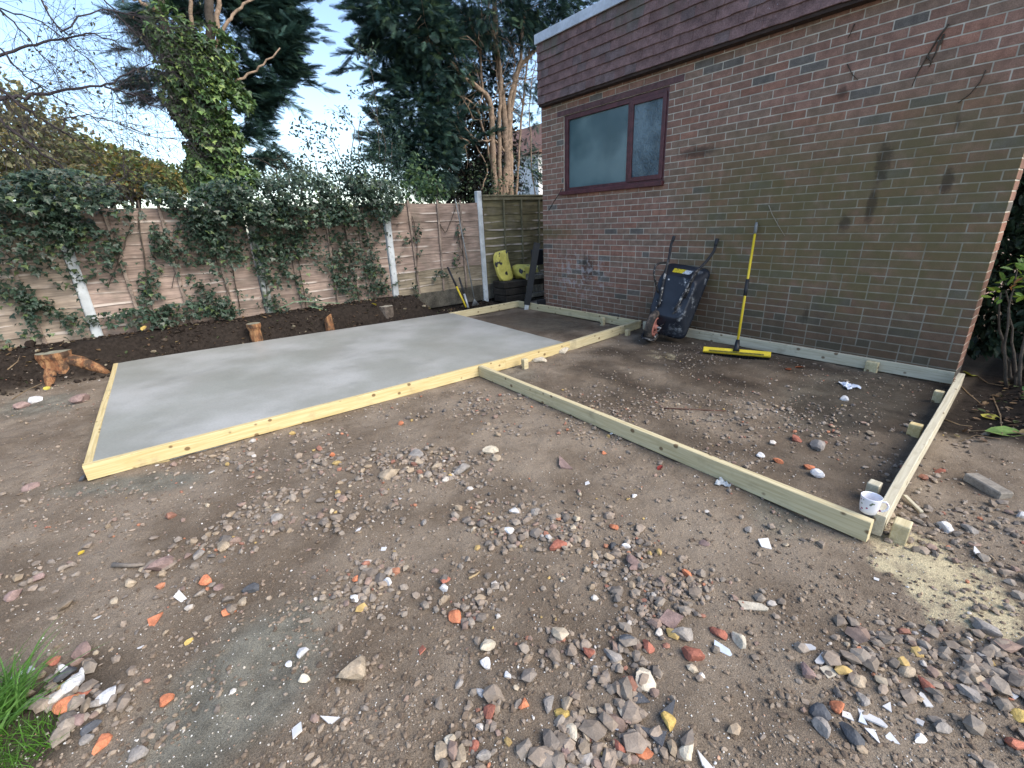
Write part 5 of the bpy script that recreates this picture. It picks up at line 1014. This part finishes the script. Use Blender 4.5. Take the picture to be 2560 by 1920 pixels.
tag(mk('leaves', scatter_mesh('leaves', OVT, OVF, tips+rng.normal(0, .03, (n, 3)), frames(d, rng.normal(0, 1, n)), rng.uniform(.03, .055, n), greens(n, [(.07, .09, .05), (.13, .13, .05), (.24, .15, .05), (.10, .085, .07)], p=[.5, .2, .08, .22])), M_LEAF, t), kind='stuff')

# ------------------------------------------------------------------ trees and bushes beyond the fence
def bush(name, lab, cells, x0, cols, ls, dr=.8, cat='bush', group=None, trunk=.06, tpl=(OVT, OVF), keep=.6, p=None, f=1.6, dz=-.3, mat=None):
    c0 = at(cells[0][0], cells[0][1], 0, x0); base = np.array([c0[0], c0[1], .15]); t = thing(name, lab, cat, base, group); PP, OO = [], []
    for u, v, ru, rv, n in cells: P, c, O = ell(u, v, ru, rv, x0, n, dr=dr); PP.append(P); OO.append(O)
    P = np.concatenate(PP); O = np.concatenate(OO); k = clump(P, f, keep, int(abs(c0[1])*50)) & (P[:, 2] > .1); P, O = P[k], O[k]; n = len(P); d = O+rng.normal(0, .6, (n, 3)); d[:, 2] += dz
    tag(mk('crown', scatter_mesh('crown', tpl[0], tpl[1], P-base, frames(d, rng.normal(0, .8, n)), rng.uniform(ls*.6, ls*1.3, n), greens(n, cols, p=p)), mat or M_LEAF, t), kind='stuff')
    for j, (u, v, ru, rv, n) in enumerate(cells[:5]):
        S = smooth_path([base+rng.normal(0, .05, 3)*[1, 1, 0], base*.5+at(u, v, 0, x0)*.5+rng.normal(0, .1, 3), at(u, v-rv*.5, 0, x0)], 4, .01); mb = MB(); mb.tube(S-base, np.linspace(trunk, trunk*.3, len(S)), 7); mb.build('trunk' if trunk > .04 else 'stem', M_BARKD, t, True)
    return t
g = 'trees beyond the fence'
bush('hedge_tree', 'brownish thinning tree at the far end of the fence', ((60, 370, 130, 120, 6500), (10, 280, 80, 80, 1800), (140, 450, 120, 60, 3500)), -8.5, [(.19, .19, .11), (.24, .22, .13), (.18, .21, .10), (.28, .24, .10)], .13, 1.5, 'tree', g, .12)
bush('hedge_tree', 'yellowing autumn tree seen between the bare branches and ivy tree', ((260, 435, 110, 65, 5200), (350, 455, 90, 42, 3000), (190, 400, 70, 60, 1500)), -9.5, [(.19, .25, .08), (.23, .28, .10), (.32, .30, .09), (.40, .27, .07), (.14, .20, .07)], .13, 1.5, 'tree', g, .12)
bush('hedge_tree', 'low green treetop behind the foot of the ivy-clad tree', ((440, 455, 80, 40, 1600), (400, 440, 50, 30, 600)), -10, [(.15, .21, .08), (.20, .26, .10), (.32, .27, .10)], .13, 1.5, 'tree', g, .1)
bush('hedge_tree', 'hazy pale bush on the skyline beside the ivy-clad tree', ((690, 430, 90, 35, 900), (760, 445, 60, 30, 500), (640, 400, 50, 20, 200)), -12, [(.12, .15, .10), (.15, .18, .12)], .14, 1.2, 'tree', g, .08, keep=.5)
# rose-like shrub: thin arching stems with leaflets
def stems_shrub(lab, paths, x0, leaves, name='arching_shrub', ls=.055, cols=None, group='tall shrubs behind the fence'):
    base = at(paths[0][0][0], 520, 0, x0)*[1, 1, 0]+[0, 0, .2]; t = thing(name, lab, 'shrub', base, group); tips = []
    for q in paths:
        S = smooth_path([base+rng.normal(0, .06, 3)*[1, 1, 0]]+px_path(q, x0, .02), 5, .008); mb = MB(); mb.tube(S-base, np.linspace(.011, .004, len(S)), 5); mb.build('stem', M_BARKD, t, True)
        tm = MB(); tp = []; twigs(tm, S[len(S)//2:]-base, 4, .28, .004, 1, .05, None, tp, .8); tag(tm.build('twigs', M_BARKD, t), kind='stuff'); tips += tp
    tips = np.array(tips)
    for u, v, ru, rv, n in leaves: P, c, O = ell(u, v, ru, rv, x0, n, dr=.15); tips = np.vstack([tips, P-base])
    tips = tips[rng.uniform(size=len(tips)) < .9]; n = len(tips); d = rng.normal(0, 1, (n, 3)); d[:, 2] -= .25
    tag(mk('leaves', scatter_mesh('leaves', OVT, OVF, tips+rng.normal(0, .025, (n, 3)), frames(d, rng.normal(0, .8, n)), rng.uniform(ls*.7, ls*1.3, n), greens(n, cols or [(.03, .06, .045), (.045, .08, .06), (.06, .10, .06)])), M_LEAF, t), kind='stuff')
stems_shrub('tall arching shrub with paired leaflets against the open sky', (((950, 470), (948, 350), (935, 220), (918, 138)), ((880, 480), (875, 400), (890, 320), (860, 285), (835, 262)), ((870, 470), (850, 390), (830, 350), (800, 330), (770, 320)), ((960, 440), (965, 350), (930, 270), (890, 225)), ((900, 470), (895, 370), (900, 300), (940, 275))), -2.6, ((915, 130, 30, 18, 40), (760, 320, 55, 22, 60), (850, 310, 40, 22, 45), (905, 232, 30, 18, 40), (960, 285, 22, 30, 40), (790, 350, 40, 15, 30)))
stems_shrub('short twiggy shrub rising from the ivy by the tree', (((730, 480), (720, 430), (705, 395), (690, 390)), ((800, 470), (790, 410), (780, 380)), ((850, 480), (845, 420), (820, 385)), ((700, 470), (690, 420), (640, 395), (600, 400))), -2.4, ((720, 440, 60, 30, 110), (800, 430, 70, 40, 160), (850, 400, 50, 40, 110)))
bush('evergreen_shrub', 'dense blue-green shrub between the skyline and the big conifer', ((930, 440, 75, 70, 1500), (980, 400, 50, 90, 900), (870, 450, 60, 45, 700), (820, 470, 60, 30, 500)), -2.7, [(.025, .055, .042), (.038, .075, .055), (.05, .095, .06)], .06, .4, 'shrub', 'tall shrubs behind the fence', .02)
bush('broadleaf_shrub', 'pale green broad-leaved shrub behind the bare fence panel', ((1066, 440, 50, 55, 520), (1040, 480, 45, 30, 260), (1090, 470, 30, 40, 200)), -2.2, [(.06, .11, .06), (.085, .15, .075), (.12, .19, .07)], .10, .3, 'shrub', 'tall shrubs behind the fence', .015)
bush('leafy_shrub', 'loose dark shrub at the foot of the conifer trunks', ((1240, 430, 70, 55, 520), (1200, 470, 70, 35, 350), (1320, 440, 40, 50, 300), (1290, 470, 60, 30, 260)), -3.2, [(.03, .055, .03), (.05, .08, .04), (.085, .12, .05)], .07, .4, 'shrub', 'tall shrubs behind the fence', .015)
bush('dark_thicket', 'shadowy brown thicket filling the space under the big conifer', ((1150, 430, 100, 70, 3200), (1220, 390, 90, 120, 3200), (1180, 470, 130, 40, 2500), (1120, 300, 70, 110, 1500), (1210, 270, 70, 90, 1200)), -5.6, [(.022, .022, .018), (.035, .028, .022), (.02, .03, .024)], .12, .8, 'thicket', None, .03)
# glimpse of a neighbour's house
hb_ = at(1318, 400, 0, -15); t = thing('neighbour_house', 'white rendered house with red brick base glimpsed through the conifer', 'house', (hb_[0], hb_[1], .1))
M_WHITE = simple('white render', (.75, .74, .72), .9, .08); M_REDB = simple('red brick', (.36, .15, .09), .9, .3, 6)
M_ROOFT = simple('brown roof tiles', (.16, .09, .07), .9, .3, 5)
mb = MB(); mb.box((-3, -1.8, 1.9), (3, 4.5, 4.2)); mb.build('upper_wall', M_WHITE, t); mb = MB(); mb.box((-2.98, -1.78, 0), (2.98, 4.48, 1.9)); mb.build('lower_wall', M_REDB, t)
mb = MB(); mb.add([(-3.3, -2.1, 4.2), (3.3, -2.1, 4.2), (3.3, 4.8, 4.2), (-3.3, 4.8, 4.2), (-3.3, 1.3, 6.2), (3.3, 1.3, 6.2)], [(0, 1, 5, 4), (2, 3, 4, 5), (0, 4, 3), (1, 2, 5), (0, 3, 2, 1)]); mb.build('roof', M_ROOFT, t)
for yy in (-1., 1.2, 3.2): mb = MB(); mb.box((3.0, yy-.45, 2.4), (3.03, yy+.45, 3.5), cham=.01); mb.build('window', M_GLASS, t)

# ------------------------------------------------------------------ planting by the right-hand end of the wall
def near_bush(name, lab, c, cells, cols, ls, mat=None, tpl=(OVT, OVF), cat='shrub', stems=6, p=None, group=None):
    base = np.array([c[0], c[1], float(gh(c[0], c[1]))]); t = thing(name, lab, cat, base, group); PP, OO = [], []
    for (x, y, z, rx, ry, rz, n) in cells:
        d = rng.normal(size=(n, 3)); d /= np.linalg.norm(d, axis=1)[:, None]; r = rng.uniform(.2, 1, n)**.5; PP.append(np.array([x, y, z])+d*r[:, None]*[rx, ry, rz]); OO.append(d)
    P = np.concatenate(PP); O = np.concatenate(OO); k = (P[:, 2] > .03) & ~((P[:, 0] < XR+.06) & (P[:, 1] > -.12) & (P[:, 1] < .28)) & ~((P[:, 0] < 5.02) & (P[:, 1] > -.1)); P, O = P[k], O[k]; n = len(P); d = O+rng.normal(0, .6, (n, 3)); d[:, 2] -= .2
    tag(mk('foliage', scatter_mesh('foliage', tpl[0], tpl[1], P-base, frames(d, rng.normal(0, .7, n)), rng.uniform(ls*.6, ls*1.3, n), greens(n, cols, p=p)), mat or M_LEAF, t), kind='stuff')
    for j in range(stems):
        q = cells[j % len(cells)]; e = np.array(q[:3])+rng.normal(0, .4, 3)*np.array(q[3:6]); e[0] = max(e[0], XR+.08); S = smooth_path([base+rng.normal(0, .05, 3)*[1, 1, 0]-[0, 0, .03], (base+e)/2+rng.normal(0, .06, 3), e], 4, .008); mb = MB(); mb.tube(S-base, np.linspace(.014, .005, len(S)), 6); mb.build('stem', M_BARKD, t, True)
near_bush('dark_hedge', 'tall dark evergreen hedge past the end of the brick wall', (6.6, 2.2), ((6.3, 1.7, .9, .75, .7, .9, 2600), (7.2, 2.0, 1.2, .9, .8, 1.2, 2600), (6.1, 2.4, 1.7, .7, .7, .9, 1800), (7.0, 2.6, 2.2, 1.1, .8, .8, 1800), (8.2, 1.6, 1.2, .9, .9, 1.2, 1500), (5.85, .95, .5, .4, .5, .7, 1500), (5.8, 1.1, 1.6, .35, .5, .8, 1400), (5.85, 1.2, 2.7, .4, .5, .8, 1200), (5.40, .85, .6, .25, .45, .8, 1700), (5.38, .9, 1.9, .25, .5, .8, 1700), (5.35, 1.5, 1.5, .3, .6, 1.4, 1500)), [(.012, .026, .016), (.02, .04, .022), (.03, .055, .03)], .085, stems=8, cat='hedge')
q1, q2 = at(2535, 690, 1, .1), at(2500, 740, 1, .15)
near_bush('lime_shrub', 'lime-leaved young shrub beside the end of the brick wall', (5.72, .25), ((q1[0]+.05, .1, q1[2]+.05, .10, .14, .12, 26), (q1[0]-.02, .12, q1[2]-.12, .08, .12, .10, 16), (q1[0]+.2, .05, q1[2], .2, .2, .2, 50)), [(.16, .26, .04), (.22, .32, .05), (.10, .19, .04), (.30, .14, .04)], .075, p=[.4, .3, .2, .1], stems=5)
near_bush('low_weeds', 'sparse green weeds rooted in the dark side bed', (6.0, -.55), ((6.05, -.55, .05, .25, .3, .10, 60), (5.95, -.15, .06, .15, .2, .08, 30)), [(.05, .10, .03), (.09, .16, .04)], .05, stems=3, cat='weeds')
# grass and weeds in the near corner
def blades(lab, c, n, spread, L_, cols, name='grass_tuft'):
    base = np.array([c[0], c[1], float(gh(c[0], c[1]))]); V, F_, C_ = [], [], []
    for k in range(n):
        a = rng.uniform(0, 6.283); r = spread*math.sqrt(rng.uniform()); p = np.array([r*math.cos(a), r*math.sin(a), 0]); p[2] = float(gh(base[0]+p[0], base[1]+p[1]))-base[2]-.01; l_ = L_*rng.uniform(.5, 1.2); d = np.array([rng.normal(0, .45), rng.normal(0, .45), 1]); d /= np.linalg.norm(d); w_ = np.cross(d, [rng.normal(), rng.normal(), .1]); w_ /= np.linalg.norm(w_); w_ *= rng.uniform(.0022, .005)*(L_/.2); col = np.array(cols[rng.integers(len(cols))])*rng.uniform(.7, 1.2); k0 = len(V); pt_ = p
        for s_ in range(5): wd = w_*(1-s_/4.2); V += [pt_-wd, pt_+wd]; C_ += [col, col]; pt_ = pt_+d*l_/4; d = d+np.array([d[0]*.35, d[1]*.35, -.12]); d /= np.linalg.norm(d)
        for s_ in range(4): F_ += [(k0+2*s_, k0+2*s_+1, k0+2*s_+3), (k0+2*s_, k0+2*s_+3, k0+2*s_+2)]
    o = mk(name, arrays_mesh(name, np.array(V), np.array(F_), np.array(C_)), M_LEAF, None, base); return tag(o, lab, 'grass', kind='stuff')
gq = on_ground(8, 1800); gq2 = on_ground(30, 1905)
blades('bright green grass clump growing at the edge of the earth', gq+[-.03, -.05, 0], 340, .12, .24, [(.06, .15, .025), (.09, .21, .04), (.13, .27, .06)])
blades('fine mossy grass growing beside the orange brick lump', gq2+[-.02, .0, 0], 420, .11, .09, [(.07, .17, .02), (.10, .24, .03)])
